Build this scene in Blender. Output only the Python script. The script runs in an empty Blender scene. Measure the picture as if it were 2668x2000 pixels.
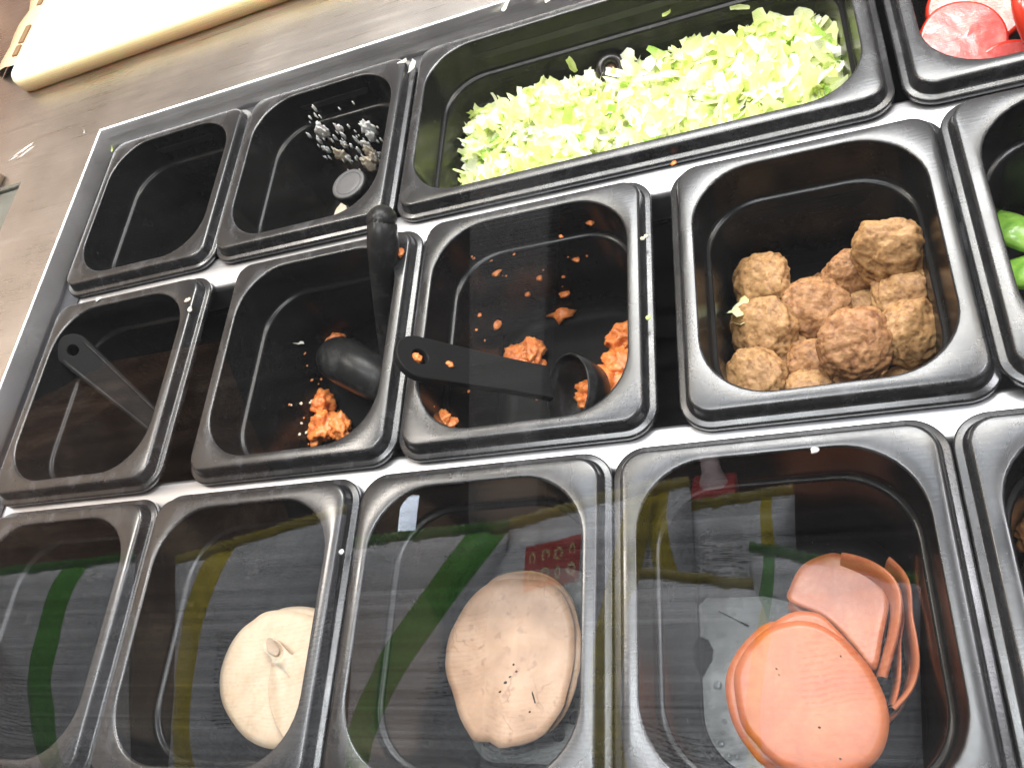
import bpy, bmesh, math, random
import numpy as np
from mathutils import Vector, Matrix, noise
random.seed(7)
R = math.radians
C = bpy.context.scene.collection
S = bpy.context.scene

# ------------------------------------------------------------------ camera, world, lamps and added fills, exposure
cd = bpy.data.cameras.new('camera'); cam = bpy.data.objects.new('camera', cd); C.objects.link(cam)
cam.matrix_world = Matrix(((0.92564535, 0.12958162, 0.3555127, 0.2513),
                           (0.05562325, 0.88273119, -0.46657442, -0.1885),
                           (-0.37428162, 0.45165722, 0.80988828, 0.4030),
                           (0, 0, 0, 1)))
cd.sensor_width = 36; cd.lens = 29.12; cd.clip_start = 0.01; cd.clip_end = 50
S.camera = cam
W = bpy.data.worlds.new('World'); S.world = W; W.use_nodes = True
W.node_tree.nodes['Background'].inputs[0].default_value = (0.9, 0.85, 0.8, 1)
W.node_tree.nodes['Background'].inputs[1].default_value = 0.035
S.view_settings.view_transform = 'Standard'; S.view_settings.look = 'None'
S.view_settings.exposure = 0; S.view_settings.gamma = 1
S.render.engine = 'CYCLES'
S.cycles.use_denoising = True
S.cycles.max_bounces = 8; S.cycles.transparent_max_bounces = 24
S.cycles.caustics_reflective = False; S.cycles.caustics_refractive = False

def area(name, loc, target, sx, sy, power, col):
    l = bpy.data.lights.new(name, 'AREA'); l.shape = 'RECTANGLE'; l.size = sx; l.size_y = sy
    l.energy = power; l.color = col
    o = bpy.data.objects.new(name, l); C.objects.link(o); o.location = loc
    d = Vector(target) - Vector(loc)
    o.rotation_euler = d.to_track_quat('-Z', 'Y').to_euler()
    return o
area('counter_tube', (0.45, 0.38, 0.64), (0.45, 0.33, 0), 1.5, 0.028, 6.6, (1.0, 0.92, 0.80))
o = area('lettuce_board_fill', (0.40, 0.64, 0.80), (0.40, 0.62, 0), 1.6, 0.10, 7.6, (1.0, 0.93, 0.78)); o.data.spread = R(84)  # unseen fill added to brighten lettuce and board; narrow spread spares the meat row
area('ceiling_panel', (0.35, 1.55, 1.9), (0.3, 1.3, 0), 1.3, 0.6, 40.0, (0.93, 0.95, 1.0))
area('overhead_panel', (0.14, 0.64, 1.5), (0.14, 0.05, 0), 1.2, 0.22, 8.5, (0.80, 0.88, 1.0))
area('customer_panel', (0.0, 0.0, 1.5), (0.0, -0.55, 0.0), 0.9, 0.4, 23.0, (0.95, 0.97, 1.0))
area('front_fill', (0.1, -0.75, 1.9), (0.1, 0.2, 0.0), 0.9, 0.4, 7.5, (1.0, 0.95, 0.88))  # unseen fill added from the customer side for sauce dabs and patty fronts
area('side_wall_fill', (-1.2, 0.6, 1.9), (-2.2, 0.5, 0.4), 0.5, 0.5, 50.0, (1.0, 0.92, 0.84))  # no real fixture; added to light the side wall mirrored in the steel
area('end_wall_fill', (1.35, 0.4, 1.7), (1.95, 0.35, 0.3), 0.5, 0.5, 30.0, (0.95, 0.94, 1.0))  # added to brighten the end wall that the folded edge mirrors
area('back_wall_fill', (0.2, 1.6, 2.2), (0.2, 2.4, 1.0), 2.0, 0.2, 34.0, (0.93, 0.95, 1.0))  # added fill on the back wall, giving the worktop something pale to reflect

# ------------------------------------------------------------------ materials
def mat(name, base=(0.5, 0.5, 0.5), rough=0.5, metal=0.0, spec=0.5, sss=0.0, sssr=(1, .4, .2), coat=0.0):
    m = bpy.data.materials.new(name); m.use_nodes = True
    nt = m.node_tree; b = nt.nodes['Principled BSDF']
    b.inputs['Base Color'].default_value = (*base, 1); b.inputs['Roughness'].default_value = rough
    b.inputs['Metallic'].default_value = metal; b.inputs['Specular IOR Level'].default_value = spec
    if sss:
        b.inputs['Subsurface Weight'].default_value = sss; b.inputs['Subsurface Radius'].default_value = sssr
        b.inputs['Subsurface Scale'].default_value = 0.004
    if coat:
        b.inputs['Coat Weight'].default_value = coat; b.inputs['Coat Roughness'].default_value = 0.15
    return m, nt, b
def N(nt, t, **kw):
    n = nt.nodes.new(t)
    for k, v in kw.items(): setattr(n, k, v)
    return n
def coords(nt, scale=(1, 1, 1), kind='Object', rot=(0, 0, 0)):
    tc = N(nt, 'ShaderNodeTexCoord'); mp = N(nt, 'ShaderNodeMapping')
    mp.inputs['Scale'].default_value = scale; mp.inputs['Rotation'].default_value = rot
    nt.links.new(tc.outputs[kind], mp.inputs['Vector']); return mp.outputs['Vector']
def noi(nt, vec, scale, detail=4, rough=0.55, dist=0.0):
    n = N(nt, 'ShaderNodeTexNoise'); n.inputs['Scale'].default_value = scale; n.inputs['Detail'].default_value = detail
    n.inputs['Roughness'].default_value = rough; n.inputs['Distortion'].default_value = dist
    nt.links.new(vec, n.inputs['Vector']); return n.outputs['Fac']
def ramp(nt, fac, stops):
    r = N(nt, 'ShaderNodeValToRGB'); e = r.color_ramp.elements
    while len(e) < len(stops): e.new(0.5)
    for k, (p, c) in enumerate(stops):
        e[k].position = p; e[k].color = (*c, 1) if len(c) == 3 else c
    nt.links.new(fac, r.inputs['Fac']); return r.outputs['Color']
def g(v): return (v, v, v)
def bump(nt, b, h, dist, strength=1.0):
    n = N(nt, 'ShaderNodeBump'); n.inputs['Distance'].default_value = dist; n.inputs['Strength'].default_value = strength
    nt.links.new(h, n.inputs['Height']); nt.links.new(n.outputs['Normal'], b.inputs['Normal'])
def mixc(nt, fac, a, c):
    m = N(nt, 'ShaderNodeMix', data_type='RGBA')
    for s, v in ((m.inputs[6], a), (m.inputs[7], c)):
        if isinstance(v, tuple): s.default_value = (*v, 1)
        else: nt.links.new(v, s)
    if isinstance(fac, float): m.inputs[0].default_value = fac
    else: nt.links.new(fac, m.inputs[0])
    return m.outputs[2]

def pan_mat(name, base, r0, r1, speck, spec=0.5, worn=5.0):
    m, nt, b = mat(name, base, 0.4, spec=spec)
    v = coords(nt)
    f = noi(nt, v, 38, 5); sp = noi(nt, v, 900, 2, 0.5); sc = noi(nt, coords(nt, (90, 700, 90)), 1.0, 3)
    nt.links.new(ramp(nt, f, [(0.3, g(r0)), (0.75, g(r1))]), b.inputs['Roughness'])
    d = ramp(nt, sp, [(speck, g(0)), (speck + .03, g(1))])
    d2 = ramp(nt, noi(nt, coords(nt, (1.0, 0.45, 1.0)), 75, 6, 0.7, 0.6), [(0.50, g(0)), (0.72, g(0.8))])
    film = mixc(nt, d2, base, tuple(x * worn for x in base))
    nt.links.new(mixc(nt, d, film, (0.22, 0.21, 0.2)), b.inputs['Base Color'])
    bump(nt, b, sc, 0.00008, 0.6)
    return m
M_rim = pan_mat('black_polycarbonate_rim', (0.012, 0.012, 0.013), 0.19, 0.34, 0.735, 0.6)
M_rim.node_tree.nodes['Principled BSDF'].inputs['Coat Weight'].default_value = 0.2; M_rim.node_tree.nodes['Principled BSDF'].inputs['Coat Roughness'].default_value = 0.27
M_flr = pan_mat('black_polycarbonate_floor', (0.007, 0.007, 0.007), 0.4, 0.6, 0.74, 0.06, 1.6)
M_bas = pan_mat('black_polycarbonate_basin', (0.008, 0.008, 0.008), 0.16, 0.30, 0.74, 0.2, 1.6)

def steel_mat(name, sc, base, r0, r1, aniso):
    m, nt, b = mat(name, base, 0.3, 1.0)
    v = coords(nt, sc); f = noi(nt, v, 1.0, 6, 0.65); f2 = noi(nt, coords(nt), 9, 4)
    mm = N(nt, 'ShaderNodeMath', operation='MULTIPLY'); nt.links.new(f, mm.inputs[0]); nt.links.new(f2, mm.inputs[1])
    nt.links.new(ramp(nt, mm.outputs[0], [(0.1, g(r0)), (0.5, g(r1))]), b.inputs['Roughness'])
    nt.links.new(ramp(nt, f2, [(0.35, tuple(x * .82 for x in base)), (0.65, base)]), b.inputs['Base Color'])
    b.inputs['Anisotropic'].default_value = aniso
    bump(nt, b, f, 0.00012, 0.5)
    return m
M_steel = steel_mat('brushed_steel', (8, 420, 420), (0.74, 0.71, 0.69), 0.24, 0.42, 0.5)
M_bar = steel_mat('bright_steel_bar', (10, 500, 500), (0.68, 0.68, 0.70), 0.36, 0.55, 0.3)
M_edge = steel_mat('polished_steel_edge', (9, 420, 420), (0.72, 0.71, 0.72), 0.26, 0.4, 0.2)
M_well = mat('dark_well_steel', (0.03, 0.03, 0.035), 0.5, 0.6)[0]

m, nt, b = mat('white_polyethylene', (0.88, 0.80, 0.58), 0.45, sss=0.8, sssr=(1, .8, .5)); M_board = m; b.inputs['Subsurface Scale'].default_value = 0.02
cv = noi(nt, coords(nt, (300, 60, 60)), 1.0, 4); bump(nt, b, cv, 0.0001, 0.6)
m, nt, b = mat('brown_wall_tile', (0.2, 0.1, 0.05), 0.5); M_brown = m
f = noi(nt, coords(nt), 14, 5); nt.links.new(ramp(nt, f, [(0.3, (0.13, 0.06, 0.03)), (0.5, (0.26, 0.13, 0.065)), (0.7, (0.5, 0.32, 0.2))]), b.inputs['Base Color'])
M_cream = mat('cream_plastic_edge', (0.62, 0.44, 0.27), 0.5)[0]
M_slot = mat('brown_slot', (0.2, 0.12, 0.06), 0.6)[0]
M_tool = pan_mat('black_nylon', (0.012, 0.012, 0.012), 0.26, 0.4, 0.78, 0.16)
M_spoon = mat('matt_black_nylon', (0.011, 0.011, 0.011), 0.42, spec=0.06)[0]
M_toolgrey = mat('worn_grey_nylon', (0.065, 0.064, 0.066), 0.5)[0]

def lettuce_mat(name, a, c, d):
    m, nt, b = mat(name, a, 0.38)
    f = noi(nt, coords(nt), 120, 3)
    col = ramp(nt, f, [(0.3, a), (0.5, c), (0.72, d)]); nt.links.new(col, b.inputs['Base Color'])
    tr = N(nt, 'ShaderNodeBsdfTranslucent'); nt.links.new(col, tr.inputs['Color'])
    mx = N(nt, 'ShaderNodeMixShader'); mx.inputs[0].default_value = 0.42
    nt.links.new(b.outputs[0], mx.inputs[1]); nt.links.new(tr.outputs[0], mx.inputs[2])
    nt.links.new(mx.outputs[0], nt.nodes['Material Output'].inputs['Surface'])
    bump(nt, b, f, 0.0004, 0.5)
    return m
M_let = [lettuce_mat('pale_lettuce', (0.93, 0.95, 0.74), (0.88, 0.93, 0.56), (0.78, 0.87, 0.36)),
         lettuce_mat('yellow_green_lettuce', (0.84, 0.91, 0.48), (0.76, 0.86, 0.33), (0.62, 0.77, 0.18)),
         lettuce_mat('white_lettuce_rib', (0.96, 0.96, 0.91), (0.95, 0.95, 0.84), (0.92, 0.93, 0.7)),
         lettuce_mat('green_lettuce', (0.55, 0.78, 0.2), (0.46, 0.72, 0.14), (0.36, 0.62, 0.1))]

def food_mat(name, stops, scale, bd, rough=0.6, sss=0.15, dist=0.3, fine=520):
    m, nt, b = mat(name, stops[0][1], rough, sss=sss)
    v = coords(nt); f = noi(nt, v, scale, 6, 0.62, dist); f2 = noi(nt, v, fine, 3, 0.6)
    a = N(nt, 'ShaderNodeMath', operation='MULTIPLY_ADD'); nt.links.new(f2, a.inputs[0]); a.inputs[1].default_value = 0.45; nt.links.new(f, a.inputs[2])
    s = N(nt, 'ShaderNodeMath', operation='SUBTRACT'); nt.links.new(a.outputs[0], s.inputs[0]); s.inputs[1].default_value = 0.22
    nt.links.new(ramp(nt, s.outputs[0], stops), b.inputs['Base Color'])
    bump(nt, b, a.outputs[0], bd, 0.8)
    return m
M_patty = [food_mat('browned_patty', [(0.28, (0.113, 0.045, 0.016)), (0.45, (0.266, 0.125, 0.047)), (0.6, (0.361, 0.183, 0.073)), (0.8, (0.44, 0.26, 0.118))], 150, 0.0011),
           food_mat('pale_patty', [(0.28, (0.13, 0.058, 0.017)), (0.45, (0.307, 0.161, 0.061)), (0.6, (0.391, 0.223, 0.09)), (0.8, (0.457, 0.286, 0.132))], 150, 0.0011),
           food_mat('dark_patty', [(0.28, (0.12, 0.041, 0.013)), (0.45, (0.272, 0.124, 0.047)), (0.6, (0.353, 0.182, 0.076)), (0.8, (0.441, 0.273, 0.135))], 160, 0.0012)]
M_orange = food_mat('orange_sauced_meat', [(0.3, (0.42, 0.09, 0.02)), (0.45, (0.66, 0.19, 0.045)), (0.62, (0.78, 0.27, 0.075)), (0.8, (0.86, 0.42, 0.17))], 160, 0.0012, 0.35, 0.3)
M_sauce = food_mat('white_sauce', [(0.3, (0.8, 0.75, 0.68)), (0.5, (0.9, 0.87, 0.82)), (0.75, (0.95, 0.94, 0.92))], 180, 0.001, 0.4, 0.2)
M_saucetan = food_mat('dried_tan_sauce', [(0.3, (0.6, 0.45, 0.3)), (0.5, (0.78, 0.64, 0.48)), (0.75, (0.86, 0.76, 0.62))], 180, 0.001, 0.5, 0.2)
M_chick = food_mat('white_chicken_slice', [(0.3, (0.445, 0.329, 0.216)), (0.5, (0.507, 0.392, 0.271)), (0.75, (0.531, 0.437, 0.322))], 40, 0.00025, 0.45, 0.4, 0.2, 300)
M_ham = food_mat('orange_ham_slice', [(0.3, (0.38, 0.095, 0.028)), (0.5, (0.46, 0.125, 0.04)), (0.75, (0.52, 0.17, 0.062))], 45, 0.00015, 0.38, 0.35, 0.2, 300)
M_ham2 = food_mat('pink_ham_slice', [(0.3, (0.371, 0.111, 0.046)), (0.5, (0.432, 0.138, 0.06)), (0.75, (0.51, 0.203, 0.098))], 45, 0.00015, 0.35, 0.35, 0.2, 300)
# turkey: pinkish with cracks and dark pits
m, nt, b = mat('roast_turkey_slice', (0.7, 0.5, 0.4), 0.5, sss=0.3); M_turk = m
v = coords(nt); f = noi(nt, v, 50, 6, 0.6, 0.4)
col = ramp(nt, f, [(0.3, (0.35, 0.21, 0.125)), (0.5, (0.46, 0.29, 0.18)), (0.75, (0.54, 0.37, 0.25))])
vo = N(nt, 'ShaderNodeTexVoronoi', feature='DISTANCE_TO_EDGE'); vo.inputs['Scale'].default_value = 42
wv = N(nt, 'ShaderNodeVectorMath', operation='MULTIPLY_ADD'); nv = N(nt, 'ShaderNodeTexNoise'); nv.inputs['Scale'].default_value = 60
nt.links.new(v, nv.inputs['Vector']); nt.links.new(nv.outputs['Color'], wv.inputs[0]); wv.inputs[1].default_value = (.03, .03, .03); nt.links.new(v, wv.inputs[2])
nt.links.new(wv.outputs[0], vo.inputs['Vector'])
cr = ramp(nt, vo.outputs['Distance'], [(0.0, g(1)), (0.035, g(0))])
gate = ramp(nt, noi(nt, v, 26, 3), [(0.50, g(0)), (0.60, g(0.8))])
mu = N(nt, 'ShaderNodeMath', operation='MULTIPLY'); nt.links.new(cr, mu.inputs[0]); nt.links.new(gate, mu.inputs[1])
c2 = mixc(nt, mu.outputs[0], col, (0.3, 0.17, 0.1))
pit = ramp(nt, noi(nt, v, 170, 2, 0.4), [(0.64, g(0)), (0.70, g(0.7))])
nt.links.new(mixc(nt, pit, c2, (0.32, 0.19, 0.12)), b.inputs['Base Color']); bump(nt, b, f, 0.0005, 0.6)
M_turkedge = mat('yellow_turkey_edge', (0.62, 0.42, 0.22), 0.5, sss=0.2)[0]
M_pit = mat('dark_pit', (0.03, 0.014, 0.008), 0.8)[0]
M_tomflesh = food_mat('tomato_flesh', [(0.3, (0.446, 0.063, 0.056)), (0.5, (0.533, 0.112, 0.105)), (0.75, (0.59, 0.238, 0.21))], 70, 0.0006, 0.18, 0.4, 1.2, 160)
M_tomskin = mat('tomato_skin', (0.5, 0.03, 0.012), 0.2, sss=0.2, coat=0.5)[0]
M_pepper = food_mat('green_pepper', [(0.3, (0.10, 0.25, 0.03)), (0.5, (0.2, 0.4, 0.06)), (0.75, (0.34, 0.55, 0.12))], 60, 0.0003, 0.22, 0.2, 0.3, 200)
M_olive = mat('black_olive', (0.012, 0.01, 0.008), 0.25)[0]
M_olivein = mat('olive_brown_inside', (0.10, 0.045, 0.025), 0.5)[0]
M_brownmeat = food_mat('brown_meat_strip', [(0.3, (0.16, 0.06, 0.02)), (0.5, (0.34, 0.15, 0.05)), (0.75, (0.5, 0.26, 0.1))], 100, 0.0008)
m, nt, b = mat('drain_plate_plastic', (0.035, 0.04, 0.036), 0.3, spec=0.3); M_plate = m
f = noi(nt, coords(nt), 60, 5); nt.links.new(ramp(nt, f, [(0.3, g(0.12)), (0.7, g(0.42))]), b.inputs['Roughness'])
m, nt, b = mat('water_droplet', (0.75, 0.8, 0.8), 0.03); b.inputs['Transmission Weight'].default_value = 0.9; b.inputs['IOR'].default_value = 1.33; M_drop = m

# ------------------------------------------------------------------ object helpers
def mesh_obj(name, verts, faces, m, parent=None, smooth=True, mats=None, fmat=None):
    me = bpy.data.meshes.new(name); me.from_pydata([tuple(v) for v in verts], [], faces); me.update()
    for mm in (mats or [m]): me.materials.append(mm)
    if smooth: me.polygons.foreach_set('use_smooth', [True] * len(me.polygons))
    if fmat: me.polygons.foreach_set('material_index', fmat)
    o = bpy.data.objects.new(name, me); C.objects.link(o)
    if parent is not None: o.parent = parent
    return o
def empty(name, loc=(0, 0, 0)):
    o = bpy.data.objects.new(name, None); o.empty_display_size = 0.02; C.objects.link(o); o.location = loc; return o
def tag(o, label, cat, group=None, kind=None):
    if label: o['label'] = label
    if cat: o['category'] = cat
    if group: o['group'] = group
    if kind: o['kind'] = kind
    return o
def rrect(x0, x1, y0, y1, r, n=8):
    r = min(r, (x1 - x0) / 2 - 1e-4, (y1 - y0) / 2 - 1e-4); out = []
    for cx, cy, a in ((x1 - r, y1 - r, 0), (x0 + r, y1 - r, 90), (x0 + r, y0 + r, 180), (x1 - r, y0 + r, 270)):
        for k in range(n + 1):
            t = R(a + 90 * k / n); out.append((cx + r * math.cos(t), cy + r * math.sin(t)))
    return out
def loft(loops, cap_last=False, cap_first=False):
    n = len(loops[0]); V = [p for l in loops for p in l]; F = []
    for i in range(len(loops) - 1):
        for k in range(n):
            a, c = i * n + k, i * n + (k + 1) % n
            F.append((a, c, c + n, a + n))
    if cap_last: F.append(tuple(range((len(loops) - 1) * n, len(loops) * n)))
    if cap_first: F.append(tuple(reversed(range(n))))
    return V, F
def box(x0, x1, y0, y1, z0, z1, r=0.001):
    L = []
    for z, i in ((z0, 0), (z1 - r, 0), (z1 - r * .3, r * .3), (z1, r)):
        L.append([(x, y, z) for x, y in rrect(x0 + i, x1 - i, y0 + i, y1 - i, max(r, 0.0005), 3)])
    return loft(L, True, True)
def join(parts):
    V, F = [], []
    for v, f in parts:
        k = len(V); V += list(v); F += [tuple(i + k for i in t) for t in f]
    return V, F
def tube(path, rads, n=12, flat=1.0, up=Vector((0, 0, 1)), cap=True):
    P = [Vector(p) for p in path]; L = []
    for i, p in enumerate(P):
        t = (P[min(i + 1, len(P) - 1)] - P[max(i - 1, 0)]).normalized()
        s = t.cross(up); s = s.normalized() if s.length > 1e-4 else Vector((1, 0, 0)); u = s.cross(t).normalized()
        L.append([tuple(p + s * (rads[i] * math.cos(2 * math.pi * k / n)) + u * (rads[i] * flat * math.sin(2 * math.pi * k / n))) for k in range(n)])
    return loft(L, cap, cap)
ICO = {}
def ico(sub):
    if sub not in ICO:
        bm = bmesh.new(); bmesh.ops.create_icosphere(bm, subdivisions=sub, radius=1)
        ICO[sub] = ([v.co.copy() for v in bm.verts], [tuple(v.index for v in f.verts) for f in bm.faces]); bm.free()
    return ICO[sub]
def lump(rx, ry, rz, seed, amp=0.2, f=1.4, sub=3, rot=None, fine=0.05, sq=1.0):
    V, F = ico(sub); off = Vector((seed * 3.7, seed * 1.3, seed * 2.1)); out = []
    for v in V:
        q = v.copy()
        if sq != 1.0:
            q = Vector((math.copysign(abs(q.x) ** sq, q.x), math.copysign(abs(q.y) ** sq, q.y), math.copysign(abs(q.z) ** sq, q.z)))
        d = 1 + amp * noise.noise(v * f + off) + amp * .5 * noise.noise(v * f * 2.3 + off) + fine * noise.noise(v * 7 + off) + fine * .6 * noise.noise(v * 14 + off)
        q = Vector((q.x * rx * d, q.y * ry * d, q.z * rz * d))
        if rot is not None: q = rot @ q
        out.append(tuple(q))
    return out, F
def smooth_outline(pts, n):
    P = [Vector((a / 10000, c / 10000)) for a, c in pts]; m = len(P); out = []
    for k in range(n):
        t = k * m / n; i = int(t); u = t - i
        p0, p1, p2, p3 = P[(i - 1) % m], P[i % m], P[(i + 1) % m], P[(i + 2) % m]
        out.append(0.5 * ((2 * p1) + (p2 - p0) * u + (2 * p0 - 5 * p1 + 4 * p2 - p3) * u * u + (3 * p1 - p0 - 3 * p2 + p3) * u ** 3))
    return out
def slice_mesh(pts, z0, th, zf, n=72, rings=9, jag=0.0):
    out = smooth_outline(pts, n); c = sum(out, Vector((0, 0))) / n
    if jag: out = [p + (p - c).normalized() * (jag * noise.noise(Vector((p.x * 300, p.y * 300, 1)))) for p in out]
    V, F = [(0, 0, zf(c.x, c.y, 0) + th)], []
    top = []
    for r in range(1, rings + 1):
        s = r / rings; row = []
        for p in out:
            q = c + (p - c) * s; row.append(len(V)); V.append((q.x - c.x, q.y - c.y, zf(q.x, q.y, s) + (th if r < rings else th * .7)))
        top.append(row)
    for k in range(n): F.append((0, top[0][k], top[0][(k + 1) % n]))
    for r in range(rings - 1):
        for k in range(n): F.append((top[r][k], top[r + 1][k], top[r + 1][(k + 1) % n], top[r][(k + 1) % n]))
    b1 = []
    for k, p in enumerate(out):
        q = c + (p - c) * 0.995; b1.append(len(V)); V.append((q.x - c.x, q.y - c.y, zf(q.x, q.y, 1)))
    for k in range(n): F.append((top[-1][k], b1[k], b1[(k + 1) % n], top[-1][(k + 1) % n]))
    F.append(tuple(reversed(b1)))
    return V, F, (c.x, c.y, z0)
def slice_thing(name, pts, z0, th, zf, m, label, cat, group=None, jag=0.0, parent=None, kind=None):
    V, F, loc = slice_mesh(pts, z0, th, zf, jag=jag)
    o = mesh_obj(name, V, F, m, parent); o.location = loc
    return tag(o, label, cat, group)
def holed_plate(name, splines, th, m, parent=None, bevel=0.0):
    cu = bpy.data.curves.new(name, 'CURVE'); cu.dimensions = '2D'; cu.fill_mode = 'BOTH'; cu.extrude = th / 2; cu.bevel_depth = bevel
    for pts in splines:
        sp = cu.splines.new('POLY'); sp.points.add(len(pts) - 1); sp.use_cyclic_u = True
        for k, p in enumerate(pts): sp.points[k].co = (p[0], p[1], 0, 1)
    t = bpy.data.objects.new('t', cu); C.objects.link(t)
    me = bpy.data.meshes.new_from_object(t.evaluated_get(bpy.context.evaluated_depsgraph_get()))
    bpy.data.objects.remove(t); bpy.data.curves.remove(cu)
    me.name = name; me.materials.clear(); me.materials.append(m)
    o = bpy.data.objects.new(name, me); C.objects.link(o)
    if parent is not None: o.parent = parent
    return o
def circ(cx, cy, r, n=20): return [(cx + r * math.cos(2 * math.pi * k / n), cy + r * math.sin(2 * math.pi * k / n)) for k in range(n)]

# ------------------------------------------------------------------ counter (one steel top with its sloped edge and well)
ct = tag(empty('steel_counter', (0, 0, 0)), 'brushed steel counter top with a folded edge around the black pans', 'counter')
OX0, OX1, OY0, OY1 = -0.3655, 1.2, -0.36, 0.3737
ZT = 0.016
TX0, TX1, TY0, TY1 = -0.3690, 1.21, -0.37, 0.3785
V, F = [], []
def quad(a, c, d, e):
    k = len(V); V.extend([a, c, d, e]); F.append((k, k + 1, k + 2, k + 3))
quad((-0.455, TY0, ZT), (TX0, TY0, ZT), (TX0, TY1, ZT), (-0.455, TY1, ZT))
quad((-0.455, TY1, ZT), (TX0, TY1, ZT), (TX0, 1.0, ZT), (-0.455, 1.0, ZT))
quad((-0.68, 0.337, ZT), (-0.455, 0.337, ZT), (-0.455, TY1, ZT), (-0.68, TY1, ZT))
quad((-0.68, TY1, ZT), (-0.455, TY1, ZT), (-0.455, 1.0, ZT), (-0.68, 1.0, ZT))
quad((TX0, TY1, ZT), (TX1, TY1, ZT), (TX1, 1.0, ZT), (TX0, 1.0, ZT))
quad((-0.455, 0.337, ZT), (-0.68, 0.337, ZT), (-0.68, 0.337, ZT - .02), (-0.455, 0.337, ZT - .02))
quad((-0.455, TY0, ZT - .02), (-0.455, TY0, ZT), (-0.455, 0.337, ZT), (-0.455, 0.337, ZT - .02))
mesh_obj('worktop', V, F, M_steel, ct, smooth=False)
prof = [(0.0, 0.0), (0.0004, -0.0001), (0.0009, -0.0006), (0.0014, -0.0018), (0.0068, -0.0158), (0.0072, -0.0175), (0.0074, -0.0198), (0.0075, -0.022)]
L = [[(TX0 + a, -0.36, ZT + z), (TX0 + a, TY1 - a, ZT + z), (1.2, TY1 - a, ZT + z)] for a, z in prof]
V = [p for l in L for p in l]; F = []
for i in range(len(L) - 1):
    for k in range(2): F.append((i * 3 + k, i * 3 + k + 1, i * 3 + k + 4, i * 3 + k + 3))
o = mesh_obj('folded_edge', V, F, M_edge, ct)
V = []; F = []
xa, ya = TX0 + .0074, TY1 - .0074
quad((xa, -.36, -.004), (xa + .02, -.36, -.004), (xa + .02, ya, -.004), (xa, ya, -.004))
quad((xa + .02, ya - .02, -.004), (1.2, ya - .02, -.004), (1.2, ya, -.004), (xa + .02, ya, -.004))
quad((xa + .02, -.36, -.004), (xa + .02, ya - .02, -.004), (xa + .02, ya - .02, -.2), (xa + .02, -.36, -.2))
quad((xa + .02, ya - .02, -.004), (1.2, ya - .02, -.004), (1.2, ya - .02, -.2), (xa + .02, ya - .02, -.2))
quad((xa, -.36, -.2), (1.2, -.36, -.2), (1.2, ya, -.2), (xa, ya, -.2))
quad((xa, -.36, -.2), (1.2, -.36, -.2), (1.2, -.36, 0.0), (xa, -.36, 0.0))
mesh_obj('well', V, F, M_well, ct, smooth=False)
V, F = box(-0.78, -0.4575, -0.37, 0.334, -0.03, 0.012, 0.002)
tag(mesh_obj('side_panel', V, F, steel_mat('grey_green_steel', (300, 9, 300), (0.42, 0.44, 0.40), 0.3, 0.5, 0.4)), 'greyish green steel panel beside the seam of the counter', 'panel')
V, F = box(-0.56, -0.484, 0.338, 0.352, 0.0165, 0.029, 0.0015)
o = mesh_obj('plastic_strip', [(x, y + (x + .484) * -0.42, z) for x, y, z in V], F, M_cream); tag(o, 'short cream plastic strip lying at the seam of the steel counter', 'strip')
for k, (y0, y1, lab) in enumerate(((0.1695, 0.203, 'bright steel crossbar between the lettuce row and the patty row of pans'), (-0.018, 0.0085, 'bright steel crossbar between the patty row and the sliced meat row of pans'))):
    prof = [(y0, -0.030), (y0, -0.010), (y0 + .0012, -0.0068), (y0 + .004, -0.0052), (y1 - .004, -0.0052), (y1 - .0012, -0.0068), (y1, -0.010), (y1, -0.030)]
    V = [(x, y, z) for x in (-0.365, 1.2) for y, z in prof]; n = len(prof)
    F = [(i, i + 1, i + 1 + n, i + n) for i in range(n - 1)]
    tag(mesh_obj('crossbar', V, F, M_bar), lab, 'crossbar', 'steel crossbars carrying the pans')
# cutting board
L = []
for z, i in ((0.0165, 0.002), (0.019, 0.0), (0.031, 0.0), (0.0345, 0.0015), (0.036, 0.005), (0.0365, 0.012)):
    L.append([(x, y, z) for x, y in rrect(-0.522 + i, 0.95 - i, 0.474 + i, 0.93 - i, 0.022, 8)])
V, F = loft(L, True)
tag(mesh_obj('cutting_board', V, F, M_board), 'thick cream white cutting board lying on the steel counter', 'cutting board')
# rail beside the board, wall beyond
rl = tag(empty('board_rail', (-0.56, 0.5, 0.0165)), 'cream plastic rail with brown slots along the short side of the cutting board', 'rail')
V = []; F = []
loops = []
for k in range(26):
    y = 0.02 + k * 0.02; w = 0.022 + 0.006 * noise.noise(Vector((k * .9, 3, 1))); x = 0.004 * noise.noise(Vector((k * .7, 1, 1))) + 0.012
    loops.append([(x - w, y, 0), (x - w + .003, y, .009), (x - .004, y, .011), (x + .012, y, .009), (x + .014, y, 0)])
V, F = loft(loops); F = [f for i, f in enumerate(F) if i % 5 != 4]
mesh_obj('rail_body', V, F, M_cream, rl)
for y0, y1 in ((0.035, 0.052), (0.056, 0.085), (0.12, 0.16)):
    V, F = box(0.012, 0.019, y0, y1, 0.009, 0.0118, 0.0005); mesh_obj('slot', V, F, M_slot, rl)
V, F = box(-0.95, -0.70, -1.2, 2.2, -1.0, 0.10, 0.004)
tag(mesh_obj('brown_wall', V, F, M_brown), 'mottled brown wall beyond the end of the cutting board', 'wall', kind='structure')
V, F = box(-3, 3, 2.4, 2.5, -1.0, 2.4, 0.004)
tag(mesh_obj('back_wall', V, F, mat('beige_back_wall', (0.55, 0.52, 0.51), 0.7)[0]), 'beige wall at the back of the shop behind the counter', 'wall', kind='structure')
V, F = box(-2.3, -2.2, -1.2, 2.4, -1.0, 2.4, 0.004)
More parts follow.
